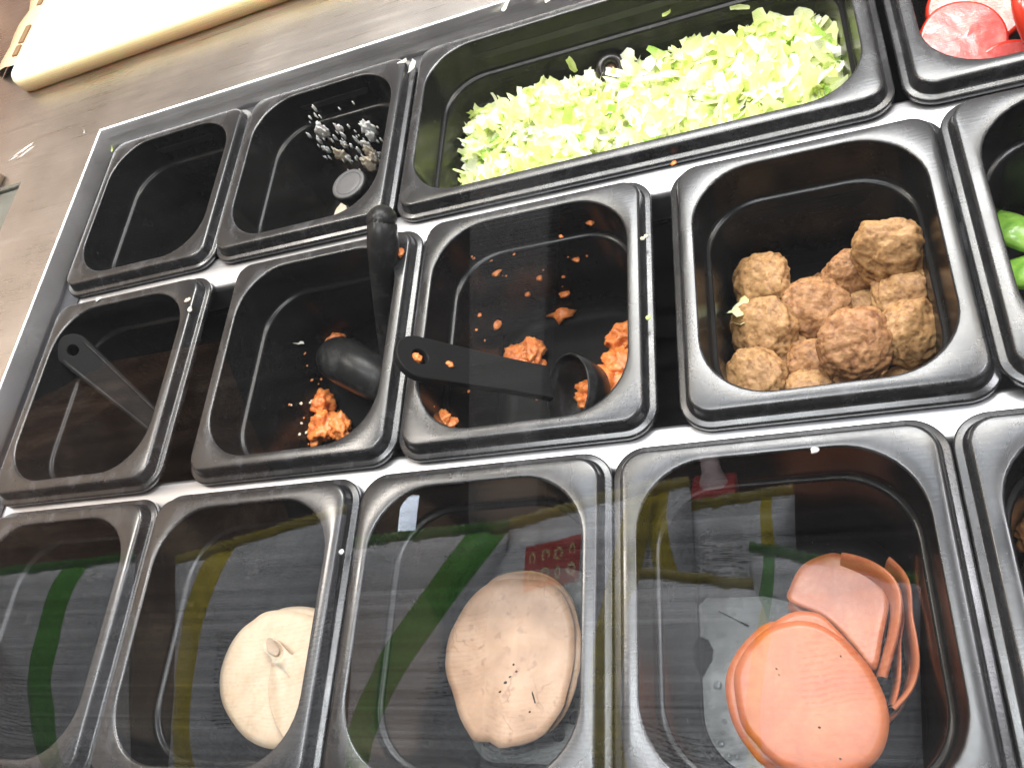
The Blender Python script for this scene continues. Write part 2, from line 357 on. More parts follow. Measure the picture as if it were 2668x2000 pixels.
tag(mesh_obj('side_wall', V, F, mat('warm_side_wall', (0.52, 0.43, 0.35), 0.7)[0]), 'warm beige side wall of the shop', 'wall', kind='structure')
V, F = box(1.9, 2.0, -1.2, 2.4, -1.0, 2.4, 0.004)
tag(mesh_obj('end_wall', V, F, mat('pale_end_wall', (0.6, 0.58, 0.6), 0.7)[0]), 'pale wall at the far end of the counter', 'wall', kind='structure')
V, F = box(-2.3, 3, 0.2, 2.5, 2.42, 2.5, 0.004)
tag(mesh_obj('ceiling', V, F, mat('shop_ceiling', (0.6, 0.57, 0.53), 0.8)[0]), 'pale shop ceiling over the counter', 'ceiling', kind='structure')
V, F = box(-3, 3, -3, 3, -1.06, -1.0, 0.004)
tag(mesh_obj('floor', V, F, mat('dark_floor', (0.05, 0.035, 0.03), 0.6)[0]), 'dark shop floor below the counter', 'floor', kind='structure')

# ------------------------------------------------------------------ pans
RIM = [(0.0006, -0.0042, 18), (0.0, -0.0036, 18), (0.0, -0.0012, 18), (0.0003, -0.0004, 17.6), (0.001, 0.0, 17), (0.0036, 0.0, 14.5), (0.0042, 0.0003, 14),
       (0.0046, 0.0012, 13.6), (0.0056, 0.0056, 12.8), (0.0060, 0.0068, 12.4), (0.0066, 0.0076, 12), (0.0076, 0.0080, 12), (0.0112, 0.0080, 30), (0.0132, 0.0080, 37), (0.0139, 0.0077, 37.5), (0.0142, 0.0070, 37.5)]
BAS = [(0.0142, 0.0070, 37.5), (0.0150, -0.0040, 37), (0.0160, -0.0195, 36), (0.0163, -0.0212, 36), (0.0172, -0.0222, 35.5), (0.0184, -0.0224, 35), (0.0193, -0.0230, 34.6), (0.0196, -0.0245, 34.5),
       (0.0225, -0.0600, 33), (0.0250, -0.0900, 31), (0.0270, -0.0960, 30), (0.0310, -0.0994, 27), (0.0370, -0.1002, 24), (0.045, -0.1003, 20)]
def pan(x0, x1, y0, y1, label, dz=0.0, rmax=1.0):
    cx, cy = (x0 + x1) / 2, (y0 + y1) / 2
    e = tag(empty('food_pan', (cx, cy, dz)), label, 'food pan', 'black food pans in the steel counter')
    for nm, P, m, cap in (('rim', RIM, M_rim, False), ('basin', BAS, M_bas, True)):
        L = [[(x - cx, y - cy, z) for x, y in rrect(x0 + a, x1 - a, y0 + a, y1 - a, r / 1000, 10)] for a, z, r in P]
        V, F = loft(L, cap); nf = len(L[0])
        mesh_obj(nm, V, F, m, e, mats=[m, M_flr] if cap else None, fmat=[1 if i >= nf * 9 else 0 for i in range(len(F))] if cap else None)
    return e
pan(-.3555, -.1935, .1905, .3665, 'empty black pan in the corner of the steel frame beside the sauce smeared pan')
pan(-.193, -.029, .1905, .3665, 'black pan smeared with white sauce holding a round ended tool', .0004)
pan(-.027, .3095, .1905, .3665, 'long black pan heaped with shredded lettuce', .0002)
pan(.3135, .4755, .1905, .3665, 'black pan of tomato slices beside the lettuce pan', .0004)
pan(-.3496, -.1876, 0, .1805, 'black pan holding only a spoon with a hole in its handle', .0002)
pan(-.162, -.0002, 0, .1812, 'black pan with an upturned ladle and orange meat scraps', .0004)
pan(.0004, .162, 0, .1812, 'black pan spattered with orange crumbs holding a broad serving spoon', .0002)
pan(.174, .329, 0, .1812, 'black pan filled with brown veggie patties')
pan(.3262, .4882, 0, .1812, 'black pan of green pepper strips beside the patty pan', .0046)
pan(-.3405, -.1797, -.186, -.0062, 'black pan at the start of the meat row beside the sliced chicken pan', .0002)
pan(-.179, -.0209, -.186, -.0062, 'black pan with folded white chicken slices', .0004)
pan(-.0206, .1368, -.186, -.0062, 'black pan with a stack of oval turkey slices', .0002)
pan(.1372, .2999, -.186, -.0062, 'black pan with round orange ham slices on a drain plate', .0004)
pan(.3005, .4625, -.186, -.0062, 'black pan after the ham pan with a brown meat strip in it', .0002)

# ------------------------------------------------------------------ lettuce
def shred_mesh(seed, L, w, curl, tw, nz=0):
    rnd = random.Random(seed); n = 8; V = []; F = []; x = y = z = 0.0; a = rnd.uniform(-.3, .3); V0 = []
    p = Vector((0, 0, 0)); d = Vector((1, 0, 0))
    for i in range(n + 1):
        t = i / n; ww = w * (0.55 + 0.45 * math.sin(math.pi * min(max(t, .08), .92))) * (1 + .35 * noise.noise(Vector((seed, t * 4, 2))))
        roll = tw * (t - .5) + .4 * noise.noise(Vector((seed, t * 3, 9)))
        s = Vector((0, math.cos(roll), math.sin(roll)))
        c = s.cross(d) * (ww * .22 * (1 if seed % 2 else -1))
        V0.append((p - s * ww * .5, p + c, p + s * ww * .5)); 
        ang = curl / n; d = Vector((d.x * math.cos(ang) - d.z * math.sin(ang), d.y + rnd.uniform(-.12, .12), d.x * math.sin(ang) + d.z * math.cos(ang))).normalized()
        p = p + d * (L / n)
    mid = V0[n // 2][1]
    for r in V0:
        for q in r: V.append(tuple(q - mid))
    for i in range(n):
        for k in range(2): F.append((i * 3 + k, i * 3 + k + 1, i * 3 + k + 4, i * 3 + k + 3))
    return V, F
shreds = []
rs = random.Random(3)
for s in range(28):
    V, F = shred_mesh(s, rs.uniform(.015, .036), rs.uniform(.006, .0135), rs.uniform(-1.9, 1.9), rs.uniform(-1.4, 1.4))
    me = bpy.data.meshes.new('lettuce_shred'); me.from_pydata(V, [], F); me.polygons.foreach_set('use_smooth', [True] * len(F))
    me.materials.append(M_let[(0, 2, 1, 2, 0, 1, 0)[s % 7] if s % 26 else 3]); shreds.append((me, V, F))
def heap_z(x, y):
    u = (x + .027) / .3365; w = (y - .1905) / .176
    z = -0.054 + 0.014 * math.sin(math.pi * min(max(u, 0), 1)) + 0.010 * (1 - w) + 0.010 * noise.noise(Vector((x * 28, y * 28, 4))) + .006 * noise.noise(Vector((x * 70, y * 70, 2)))
    z -= .013 * math.exp(-((u - .52) / .16) ** 2) * max(0, (w - .35) / .65) - .006 * max(0, u - .72) / .28
    e = min((x + .005) / .02, (.288 - x) / .02, 1)
    return z - 0.012 * (1 - max(e, 0)) ** 2
# body of the heap under the visible shreds, with lots of joined shreds
parts = [[], [], [], []]
rs = random.Random(11)
def shred_xf(x, y, z, r, tilt=0.4):
    return Matrix.Translation((x, y, z)) @ Matrix.Rotation(r.uniform(0, 6.283), 4, 'Z') @ Matrix.Rotation(r.gauss(0, tilt), 4, 'Y') @ Matrix.Rotation(r.gauss(0, tilt), 4, 'X')
for k in range(2300):
    x, y = rs.uniform(.004, .284), rs.uniform(.219, .339)
    s = rs.randrange(28); mi = [0, 2, 1, 2, 0, 1, 0][s % 7] if s % 26 else 3
    Mx = shred_xf(x, y, heap_z(x, y) - rs.uniform(.001, .009), rs)
    V, F = shreds[s][1:]; parts[mi].append(([tuple(Mx @ Vector(q)) for q in V], F))
VV, FF, FM = [], [], []
nx, ny = 60, 28
for i in range(nx + 1):
    for j in range(ny + 1):
        x, y = -.004 + .296 * i / nx, .212 + .134 * j / ny; VV.append((x, y, heap_z(x, y) - .010))
for i in range(nx):
    for j in range(ny): FF.append((i * (ny + 1) + j, (i + 1) * (ny + 1) + j, (i + 1) * (ny + 1) + j + 1, i * (ny + 1) + j + 1)); FM.append(1)
for mi in range(4):
    for V, F in parts[mi]:
        k = len(VV); VV += V; FF += [tuple(i + k for i in f) for f in F]; FM += [mi] * len(F)
c0 = (.14, .28, -.05)
o = mesh_obj('shredded_lettuce', [(x - c0[0], y - c0[1], z - c0[2]) for x, y, z in VV], FF, None, mats=M_let, fmat=FM); o.location = c0
tag(o, 'heap of pale shredded lettuce filling the long black pan', 'lettuce', kind='stuff')
rs = random.Random(5)
for k in range(290):
    x, y = rs.uniform(.006, .283), rs.uniform(.220, .338)
    o = bpy.data.objects.new('lettuce_shred', shreds[rs.randrange(28)][0]); C.objects.link(o)
    o.matrix_world = shred_xf(x, y, heap_z(x, y) + rs.uniform(.0, .006), rs, .45)
    tag(o, 'curled pale lettuce shred lying on top of the heap in the long pan', 'lettuce shred', 'lettuce shreds on top of the heap')
def loose(si, loc, rot, sc, label, m=None):
    me = shreds[si][0]
    if m is not None: me = me.copy(); me.materials.clear(); me.materials.append(m)
    o = bpy.data.objects.new('lettuce_shred', me); C.objects.link(o); o.location = loc; o.rotation_euler = rot; o.scale = (sc,) * 3
    return tag(o, label, 'lettuce shred', 'loose lettuce shreds')
loose(3, (0.0562, 0.3710, 0.0155), (0, .3, 1.3), .42, 'small white lettuce scrap on the steel edge behind the lettuce pan', M_let[2])
loose(5, (0.0980, 0.3700, 0.0160), (.2, 0, .3), .8, 'upper curl of the wispy lettuce clump on the steel edge', M_let[2])
loose(9, (0.1080, 0.3680, 0.0180), (.8, .2, .7), .75, 'lower curl of the wispy lettuce clump on the steel edge', M_let[2])
loose(2, (0.1030, 0.3665, 0.0165), (.1, .5, -.4), .7, 'flat shred under the wispy lettuce clump on the steel edge', M_let[2])
loose(12, (-.0285, .3449, .008), (0, 0, 1.0), .42, 'whitish lettuce scrap wedged where the sauce pan meets the lettuce pan', M_let[2])
loose(7, (-.0367, .3517, .0085), (0, .4, .2), .3, 'tiny curl of lettuce on the corner of the sauce pan', M_let[2])
loose(1, (.1765, .3484, -.0132), (1.4, .3, 0), .5, 'square yellow lettuce scrap high on the far wall of the lettuce pan', M_let[1])
loose(4, (.0941, .3437, -.0332), (1.4, 1.2, 0), .5, 'notched yellow lettuce scrap low on the far wall of the lettuce pan', M_let[1])
loose(8, (.1365, .3395, -.034), (.7, -.5, -.8), 1.0, 'long white lettuce rib leaning on the black olive ring', M_let[2])
loose(15, (.2266, .345, -.024), (1.3, .2, .4), .5, 'pale lettuce scrap on the far wall above the heap', M_let[0])
loose(6, (-.3507, .3542, .0095), (.2, 0, 1.3), .3, 'tiny yellow green lettuce bit in the corner of the steel frame', M_let[1])
loose(10, (.2060, .099, -.040), (0, 1.0, 1.3), 1.1, 'wispy pale lettuce strand hooked on a veggie patty', M_let[0])
loose(11, (.2030, .088, -.044), (.4, .8, 1.8), .8, 'second lettuce strand below the patty strand', M_let[0])
loose(13, (-.1386, .1392, -.0515), (0, 1.4, .2), .4, 'white lettuce bit stuck on the wall of the ladle pan', M_let[2])
loose(16, (-.389, .381, .0172), (0, 0, .6), .4, 'small whitish scrap on the steel beside the frame corner', M_sauce)
loose(17, (-.2971, .1721, .0095), (0, 0, .2), .28, 'small white scrap on the rim of the spoon pan', M_let[2])
# olive ring
ol = tag(empty('olive_ring', (.1240, .3375, -.041)), 'black olive ring with a brown inside resting on the shredded lettuce', 'olive')
L = []
for k in range(15):
    t = 2 * math.pi * k / 14; L.append([((.0062 + .0036 * math.cos(t)) * math.cos(a), (.0062 + .0036 * math.cos(t)) * math.sin(a), .0042 * math.sin(t)) for a in [2 * math.pi * j / 24 for j in range(24)]])
V, F = loft(L); o = mesh_obj('olive_flesh', V, F, M_olive, ol)
V, F = loft([[(x, y, z) for x, y in circ(0, 0, .0030, 16)] for z in (-.001, 0.0012)], True); mesh_obj('olive_inside', V, F, M_olivein, ol)
ol.rotation_euler = (R(38), R(14), 0); ol.scale = (1.25,) * 3

# ------------------------------------------------------------------ white sauce dabs in the second pan
DAB = [(-.1322, .3499, -.0075, 't', 8), (-.1355, .3493, -.0147, 't', 6), (-.1367, .345, -.0301, 't', 24), (-.1203, .3449, -.031, 't', 12), (-.1457, .3444, -.0366, 't', 10), (-.1456, .3435, -.0478, 't', 12), (-.1261, .3435, -.0482, 't', 12), (-.1319, .3422, -.0634, 't', 10), (-.0962, .3443, -.0385, 't', 24), (-.0975, .3435, -.0472, 't', 18), (-.1076, .3429, -.0539, 't', 15), (-.1366, .3426, -.0574, 'T', 22), (-.1572, .3421, -.0644, 'T', 20), (-.157, .3433, -.05, 't', 8), (-.1599, .3438, -.0445, 't', 8), (-.166, .3418, -.0677, 't', 7), (-.1077, .3423, -.0624, 'T', 20), (-.1162, .3412, -.0752, 'T', 26), (-.1086, .3415, -.0706, 'T', 20), (-.1666, .3346, -.0879, 'L', 10), (-.166, .3275, -.0947, 'L', 10), (-.1653, .3166, -.099, 'F', 14), (-.1518, .3451, -.0292, 't', 7), (-.1695, .3415, -.0532, 't', 6), (-.1324, .3394, -.0961, 'T', 14), (-.13, .3443, -.0387, 't', 8), (-.1216, .3443, -.0386, 't', 9), (-.113, .3436, -.0468, 't', 9), (-.1171, .3426, -.0577, 't', 9)]
rs = random.Random(21)
extra = [(x + rs.gauss(0, .0055), y, z + rs.gauss(0, .010), 't', rs.uniform(2.5, 5.5)) for (x, y, z, w, s) in DAB[2:19] for _ in range(6) if w in 'tT']
for k, (x, y, z, w, s) in enumerate(DAB + extra):
    q = s * .42e-3 * .72; big = s >= 12
    if w in 'tT': rr = (q * (.8 if big else .6), .0006, q * (1.2 if big else 1.8))
    elif w == 'L': rr = (.0012, q * 1.3, q)
    else: rr = (q, q * 2.2, .0012)
    if w in 'tT': y = .3434 + (z + .03) * .075 if z < -.026 else .3496 + z * .09
    V, F = lump(*rr, k, .75, 1.8, 3 if big else 2, None, .3)
    o = mesh_obj('sauce_dab', V, F, M_saucetan if w in 'TLF' else M_sauce); o.location = (x, y, z)
    tag(o, 'dried tan streak of sauce on the inside of the smeared pan' if w in 'TLF' else ('thick white dab of sauce on the far wall of the smeared pan' if big else 'small white fleck of sauce on the far wall of the smeared pan'), 'sauce', 'dabs of sauce in the smeared pan')
V, F = lump(.010, .030, .002, 5, .3, 1.5, 3, Matrix.Rotation(.05, 3, 'Z'), .1); o = mesh_obj('sauce_dab', V, F, M_saucetan); o.location = (-.160, .305, -.0995)
tag(o, 'long tan strip of sauce on the floor of the pan beside the round ended tool', 'sauce', 'dabs of sauce in the smeared pan')

# ------------------------------------------------------------------ tools
t = tag(empty('serving_tool', (-.0894, .2608, -.1)), 'upright black tool with a round dished end standing in the sauce pan', 'utensil')
def lathe(P, n=32): return loft([[(r * math.cos(2 * math.pi * k / n), r * math.sin(2 * math.pi * k / n), z) for k in range(n)] for r, z in P], True)
V, F = lathe([(.022, .002), (.021, .005), (.0115, .018), (.0105, .045), (.0125, .066), (.0150, .075), (.0156, .078), (.0155, .0805), (.0148, .082)]); mesh_obj('handle', V, F, M_tool, t)
V, F = lathe([(.0150, .0815), (.0144, .0826), (.0118, .0826), (.0116, .0825), (.0115, .0821), (.0111, .0820), (.0110, .0824), (.0108, .0825), (.006, .0825), (.001, .0825)]); mesh_obj('end_cap', V, F, M_toolgrey, t)

def spoon(name, A, B, w0, w1, label, hole=True, th=.0036, ridge=True, bowl=None, mat_=None):
    A, B = Vector(A), Vector(B); d = B - A; L = d.length; x = d.normalized()
    e = tag(empty(name, A), label, 'utensil')
    up = Vector((0, 0, 1)); z = (up - x * up.dot(x)).normalized(); y = z.cross(x)
    e.matrix_world = Matrix(((x.x, y.x, z.x, A.x), (x.y, y.y, z.y, A.y), (x.z, y.z, z.z, A.z), (0, 0, 0, 1)))
    out = [(w0 * math.cos(a), w0 * math.sin(a)) for a in [R(90 + 180 * k / 14) for k in range(15)]]
    n = 10
    lo = [(L * k / n, -(w0 + (w1 - w0) * min(1, (k / n) * 1.6))) for k in range(1, n + 1)]
    out = [(px, py) for px, py in out] + lo + [(px, -py) for px, py in reversed(lo)]
    holed_plate('handle', [out] + ([circ(0.0, 0, w0 * .42, 18)] if hole else []), th, M_spoon, e, bevel=.0009)
    if ridge:
        for s in (-1, 1):
            P = [(px, s * (w0 + (w1 - w0) * min(1, px / L * 1.6)) * .86, th * .5 + .0006) for px in [L * k / 8 for k in range(9)]]
            V, F = tube(P, [.0012] * 9, 8); mesh_obj('ridge', V, F, mat_ or M_tool, e)
    return e, L
A, B = Vector((-.3255, .1362, -.005)), Vector((-.247, .065, -.088))
e, L = spoon('serving_spoon', A, B, .0130, .0085, 'black plastic spoon with a holed handle in the pan beside the steel frame')
V, F = lump(.022, .016, .006, 2, 0, 1, 3, None, 0); o = mesh_obj('bowl', V, F, M_tool, e); o.location = (L + .012, 0, -.002)
A, B = Vector((.0163, .0626, .0145)), Vector((.0735, .076, -.062))
e, L = spoon('serving_spoon', A, B, .0152, .0125, 'broad black serving spoon with a holed handle in the orange crumb pan', ridge=False)
bw = empty('bowl', (0, 0, 0)); bpy.data.objects.remove(bw)
# deep bowl with an upright rim
c = Vector((.0925, .0735, -.078)); mwi = e.matrix_world.inverted()
P = [(.004, -.016), (.012, -.0145), (.018, -.008), (.021, .002), (.0225, .012), (.0232, .0135), (.0242, .0125), (.0225, .0015), (.0195, -.009), (.0125, -.0165), (.003, -.018)]
V, F = lathe(P, 40); T = mwi @ Matrix.Translation(c) @ Matrix.Rotation(R(-34), 4, 'Y') @ Matrix.Rotation(R(10), 4, 'X')
V = [tuple(T @ Vector((x, y * 1.1, z))) for x, y, z in V]; mesh_obj('bowl', V, F, M_tool, e)
# upturned ladle of the second row
lab = 'black ladle lying bowl down with its thick handle over the sauce pan rim'
e = tag(empty('ladle', (-.0878, .118, -.072)), lab, 'utensil')
o0 = Vector(e.location)
P0, P1 = Vector((-.122, .1385, -.076)), Vector((-.052, .0925, -.078)); ax = (P1 - P0)
path = [P0 + ax * (k / 12) + Vector((0, 0, .010 * math.sin(math.pi * k / 12))) for k in range(13)]
V, F = tube([p - o0 for p in path], [.009, .0155, .0178, .0185, .0188, .0188, .0186, .0182, .0176, .0165, .015, .012, .008], 24, .95); mesh_obj('bowl', V, F, M_tool, e)
hp = [(-.0162, .1725, .0305), (-.0167, .1680, .0300), (-.0188, .1567, .022), (-.0267, .1477, .004), (-.0375, .138, -.02), (-.0470, .1240, -.045), (-.0530, .1080, -.066), (-.0570, .0970, -.075)]
V, F = tube([Vector(p) - o0 for p in hp], [.004, .0098, .0112, .0105, .0095, .0088, .0082, .008], 20); mesh_obj('handle', V, F, M_tool, e)
V, F = lump(.0109, .0110, .0100, 3, 0, 1, 3, None, 0); o = mesh_obj('handle_end', V, F, M_tool, e); o.location = Vector((-.0170, .1680, .0295)) - o0

# ------------------------------------------------------------------ orange meat
def chunk(x, y, z, r, seed, label, group, flat=.6, amp=.45, cat='meat chunk', m=None, name='meat_chunk', sub=4):
    V, F = lump(r * random.Random(seed).uniform(.85, 1.25), r * random.Random(seed + 9).uniform(.75, 1.1), r * flat, seed, amp, 1.7, sub, Matrix.Rotation(seed * 1.7, 3, 'Z'), .16)
    o = mesh_obj(name, V, F, m or M_orange); o.location = (x, y, z)
    return tag(o, label, cat, group)
G1 = 'orange meat left in the ladle pan'
chunk(-.1185, .1500, -.078, .0095, 1, 'orange meat chunk peeking over the tip of the upturned ladle', G1, .8)
chunk(-.135, .1425, -.082, .0040, 2, 'thin orange sliver beside the tip of the upturned ladle', G1)
chunk(-.1335, .1029, -.092, .0110, 3, 'orange meat chunk rising above the mound in the ladle pan', G1, .9)
chunk(-.1300, .0815, -.092, .0150, 4, 'largest lumpy orange meat mound on the floor of the ladle pan', G1, .62)
chunk(-.1150, .0815, -.094, .0125, 5, 'orange meat mound next to the largest one in the ladle pan', G1, .6)
chunk(-.1400, .0720, -.0935, .0085, 6, 'flat orange scrap at the edge of the largest mound in the ladle pan', G1, .5)
G2 = 'orange meat in the crumb spattered pan'
chunk(.0389, .1175, -.093, .0125, 11, 'orange meat chunk tucked behind the handle of the broad serving spoon', G2, .6)
chunk(.0490, .1215, -.092, .0105, 12, 'smaller orange chunk touching the bowl of the broad serving spoon', G2, .7)
chunk(.1160, .1010, -.092, .0120, 13, 'orange lump against the wall beyond the bowl of the serving spoon', G2, .8)
chunk(.1185, .1190, -.091, .0115, 14, 'glossy orange lump highest up along the wall of the crumb pan', G2, .9)
chunk(.1060, .0830, -.090, .0155, 15, 'bright orange mound in the corner in front of the serving spoon bowl', G2, .6)
chunk(.0950, .0755, -.092, .0110, 16, 'orange scrap at the foot of the bright mound by the spoon bowl', G2, .6)
chunk(.1180, .0900, -.091, .0110, 17, 'orange lump between the bright mound and the pan wall', G2, .6)
chunk(.0190, .0345, -.0165, .0070, 18, 'ragged orange scrap stuck under the near rim of the crumb pan', G2, .5)
chunk(.0240, .0320, -.0200, .0050, 19, 'little orange scrap beside the ragged one under the near rim', G2, .5)
chunk(.0165, .0615, .0170, .0034, 20, 'orange crumb sitting in the hole of the broad spoon handle', G2, .7, sub=3)
chunk(.0300, .0640, .0000, .0030, 22, 'orange crumb lying on the handle of the broad serving spoon', G2, .7, sub=3)
chunk(-.0121, .1539, .0100, .0040, 21, 'bright orange crumb on the rim between the ladle pan and crumb pan', None, .5, sub=3)
CR = [(.023, .1588, -.0399, 22), (.0227, .1513, -.0437, 30), (.0398, .1591, -.0366, 26), (.0251, .1385, -.0727, 28), (.0232, .1331, -.0499, 9), (.0695, .1541, -.095, 40), (.0993, .1588, -.0407, 12), (.1183, .1642, -.0118, 13), (.0794, .1559, -.0747, 20), (.0529, .1565, -.0674, 12), (.1254, .1581, -.0481, 14), (.0676, .1578, -.0524, 14), (.0414, .1602, -.0242, 8), (.0287, .1006, -.099, 8), (.0168, .04, -.0094, 6), (.0516, .0858, -.099, 8), (.0522, .1128, -.0985, 24), (.0235, .0400, -.0800, 9)]
rs = random.Random(31)
CR += [(.02 + rs.random() * .12, .1585 + .0 * rs.random(), rs.uniform(-.09, -.01), rs.uniform(3, 7)) for _ in range(22)] + [(.0225 + .001 * rs.random(), rs.uniform(.04, .15), rs.uniform(-.09, -.03), rs.uniform(3, 6)) for _ in range(12)]
for k, (x, y, z, s) in enumerate(CR):
    chunk(x, y, z, s * .40e-3 * .5, 40 + k, 'tiny orange crumb stuck to the inside of the crumb spattered pan', 'crumbs inside the crumb spattered pan', .5, .6, 'crumb', None, 'meat_crumb', 2)
for k in range(16):
    chunk(-.1375 + .002 * rs.random(), rs.uniform(.05, .14), rs.uniform(-.09, -.05), rs.uniform(3, 7) * .2e-3, 90 + k, 'tiny pale crumb on the wall and floor of the ladle pan', 'crumbs in the ladle pan', .5, .6, 'crumb', M_saucetan if k % 2 else None, 'meat_crumb', 2)
RC = [(.0371, .1762, M_orange), (.1599, .1276, M_saucetan), (.1579, .1263, M_saucetan), (.1601, .0695, M_let[1]), (-.199, .1526, M_saucetan), (-.1939, .1431, M_saucetan), (-.0225, -.0562, M_sauce), (.2402, -.0214, M_sauce), (.1774, .1871, M_orange), (.293, .1715, M_saucetan)]
RL = ['orange fleck on the lip between the lettuce row and crumb pan', 'upper pale crumb on the side rim of the crumb pan', 'lower pale crumb on the side rim of the crumb pan', 'yellow green crumb on the side rim of the crumb pan', 'upper tan crumb on the corner rim of the spoon pan', 'lower tan crumb on the corner rim of the spoon pan', 'white speck on the rim between chicken and turkey pans', 'white fleck on the far edge of the ham pan opening', 'orange fleck on the lip under the lettuce pan', 'pinkish fleck on the far lip of the patty pan']
for k, ((x, y, m), lb) in enumerate(zip(RC, RL)):
    zz = .0085 if k not in (0, 8, 9) else .001
    chunk(x, y, zz, (.0022, .0016, .0014, .0018, .0022, .0022, .0016, .002, .002, .0024)[k], 120 + k, lb, 'crumbs fallen on the pan rims', .5, .5, 'crumb', m, 'food_crumb', 2)

# ------------------------------------------------------------------ veggie patties
PT = [(0.2192, 0.1223, -0.054, 0.0186, 1, 24, -38, 'speckled patty lying apart near the side wall of the patty pan'),
      (0.2485, 0.0959, -0.052, 0.0182, 0, 30, 12, 'round patty in the middle below the gap of the patty pan'),
      (0.2719, 0.1168, -0.056, 0.0156, 0, 55, 10, 'shaded patty half hidden under the topmost one'),
      (0.2929, 0.1136, -0.032, 0.0184, 1, 62, -14, 'topmost patty perched on edge near the far corner'),
      (0.2964, 0.0921, -0.046, 0.0156, 1, 25, -10, 'pale patty under the topmost one'),
      (0.2767, 0.0967, -0.062, 0.0114, 1, 10, 0, 'small patty glimpsed between the middle ones'),
      (0.2175, 0.0831, -0.047, 0.0184, 1, 30, -25, 'long pale patty touching the lettuce strand'),
      (0.2675, 0.0564, -0.032, 0.0181, 2, 35, 8, 'reddish brown cracked patty on top of the pile'),
      (0.2966, 0.0637, -0.04, 0.0168, 1, 40, 28, 'craggy patty against the far side wall beyond the reddish one'),
      (0.2094, 0.0505, -0.046, 0.0172, 1, 25, -18, 'golden patty in the near corner of the patty pan'),
      (0.2434, 0.0561, -0.054, 0.0156, 0, 35, 0, 'pitted patty leaning below the reddish brown one'),
      (0.2392, 0.0371, -0.051, 0.0142, 1, 20, 0, 'golden patty half hidden by the near rim beside the corner one'),
      (0.2662, 0.0363, -0.056, 0.0142, 1, 20, 10, 'patty cut off by the near rim under the reddish one'),
      (0.2912, 0.0382, -0.059, 0.0133, 1, 15, 0, 'last small patty tip at the near rim beyond the others'),
      (0.2291, 0.0671, -0.058, 0.0151, 1, 20, 5, 'golden patty squeezed between the long pale one and the corner one'),
      (0.222, 0.118, -0.084, 0.018, 1, 10, 5, 'dark lower patty under the speckled one'),
      (0.262, 0.122, -0.084, 0.018, 0, 10, -5, 'lower patty under the shaded one'),
      (0.25, 0.085, -0.084, 0.018, 1, 8, 5, 'lower patty under the middle of the pile'),
      (0.284, 0.09, -0.084, 0.018, 0, 5, 5, 'lower patty under the craggy one'),
      (0.228, 0.06, -0.084, 0.018, 1, 5, 5, 'lower patty under the golden corner one'),
      (0.268, 0.05, -0.084, 0.018, 1, 5, 5, 'lower patty under the near rim')]
for k, (x, y, z, r, mi, rx, ry, lb) in enumerate(PT):
    rot = Matrix.Rotation(R(rx), 3, 'X') @ Matrix.Rotation(R(ry), 3, 'Y') @ Matrix.Rotation(k, 3, 'Z')
    V, F = ico(5); off = Vector((k * 5.1, k * 2.3, 7)); out = []; r *= 1.13
    for v in V:
        hz = .54
        q = Vector((v.x, v.y, math.copysign(abs(v.z) ** .8, v.z) * hz))
        d = 1 + .14 * noise.noise(v * 1.5 + off) + .10 * noise.noise(v * 3.2 + off)
        rg = noise.fractal(v * 7 + off, 1.0, 2.1, 4)
        cr = abs(noise.noise(v * 4.2 + off * 2)); d += .038 * rg - .085 * max(0, .13 - cr) / .13
        out.append(tuple(rot @ (q * (r * d))))
    o = mesh_obj('veggie_patty', out, F, M_patty[mi]); o.location = (x, y, z)
    tag(o, lb, 'patty', 'brown veggie patties')

# ------------------------------------------------------------------ sliced meats
def zflat(a=.0, s=40): return lambda x, y, q: a * noise.noise(Vector((x * s, y * s, 3)))
turkey3 = [(497, -448), (631, -465), (754, -533), (842, -638), (876, -738), (901, -930), (885, -1115), (789, -1295), (493, -1458), (271, -1300), (149, -917), (214, -614), (318, -481)]
turkey2 = [(559, -472), (691, -500), (801, -576), (867, -668), (911, -786), (935, -957), (922, -1085), (874, -1246), (787, -1378), (661, -1458), (512, -1487), (297, -1395), (174, -1213), (101, -924), (190, -664), (336, -493)]
turkey = [(555, -524), (686, -541), (784, -595), (849, -677), (890, -794), (903, -945), (890, -1073), (846, -1269), (768, -1391), (676, -1462), (529, -1499), (455, -1507), (395, -1480), (300, -1478), (246, -1425), (184, -1347), (128, -1219), (72, -1106), (54, -990), (68, -852), (105, -772), (195, -632), (312, -544), (422, -518)]
GT = 'oval turkey slices in one stack'
slice_thing('turkey_slice', [(x - 6, y + 14) for x, y in turkey3], -.097, .006, zflat(.0006), M_turkedge, 'lowest yellowish turkey slice of the stack', 'meat slice', GT, .0004)
slice_thing('turkey_slice', turkey2, -.0862, .0024, zflat(.0008), M_turk, 'middle turkey slice showing along the side of the stack', 'meat slice', GT, .0004)
o = slice_thing('turkey_slice', turkey, -.0818, .0022, lambda x, y, q: .0012 * noise.noise(Vector((x * 30, y * 30, 8))) + .0005 * (1 - q), M_turk, 'top oval turkey slice with dark pits and a torn lower edge', 'meat slice', GT, .0007)
for (x, y, rx, ry) in ((.0477, -.1148, .0012, .0008), (.0505, -.1115, .0010, .0005), (.0545, -.1085, .0008, .0006), (.0525, -.1045, .0007, .0007), (.066, -.123, .0005, .0034), (.0445, -.120, .001, .0006), (.064, -.131, .0007, .0006)):
    V, F = lump(rx, ry, .0003, x * 1000, .3, 2, 2); q = mesh_obj('pit', V, F, M_pit, o)
    lx, ly = x - o.location.x, y - o.location.y
    hit = o.data.vertices; best = min(hit, key=lambda v: (v.co.x - lx) ** 2 + (v.co.y - ly) ** 2 - v.co.z * .001)
    q.location = (lx, ly, best.co.z + .0001); q.rotation_euler = (0, 0, .35)
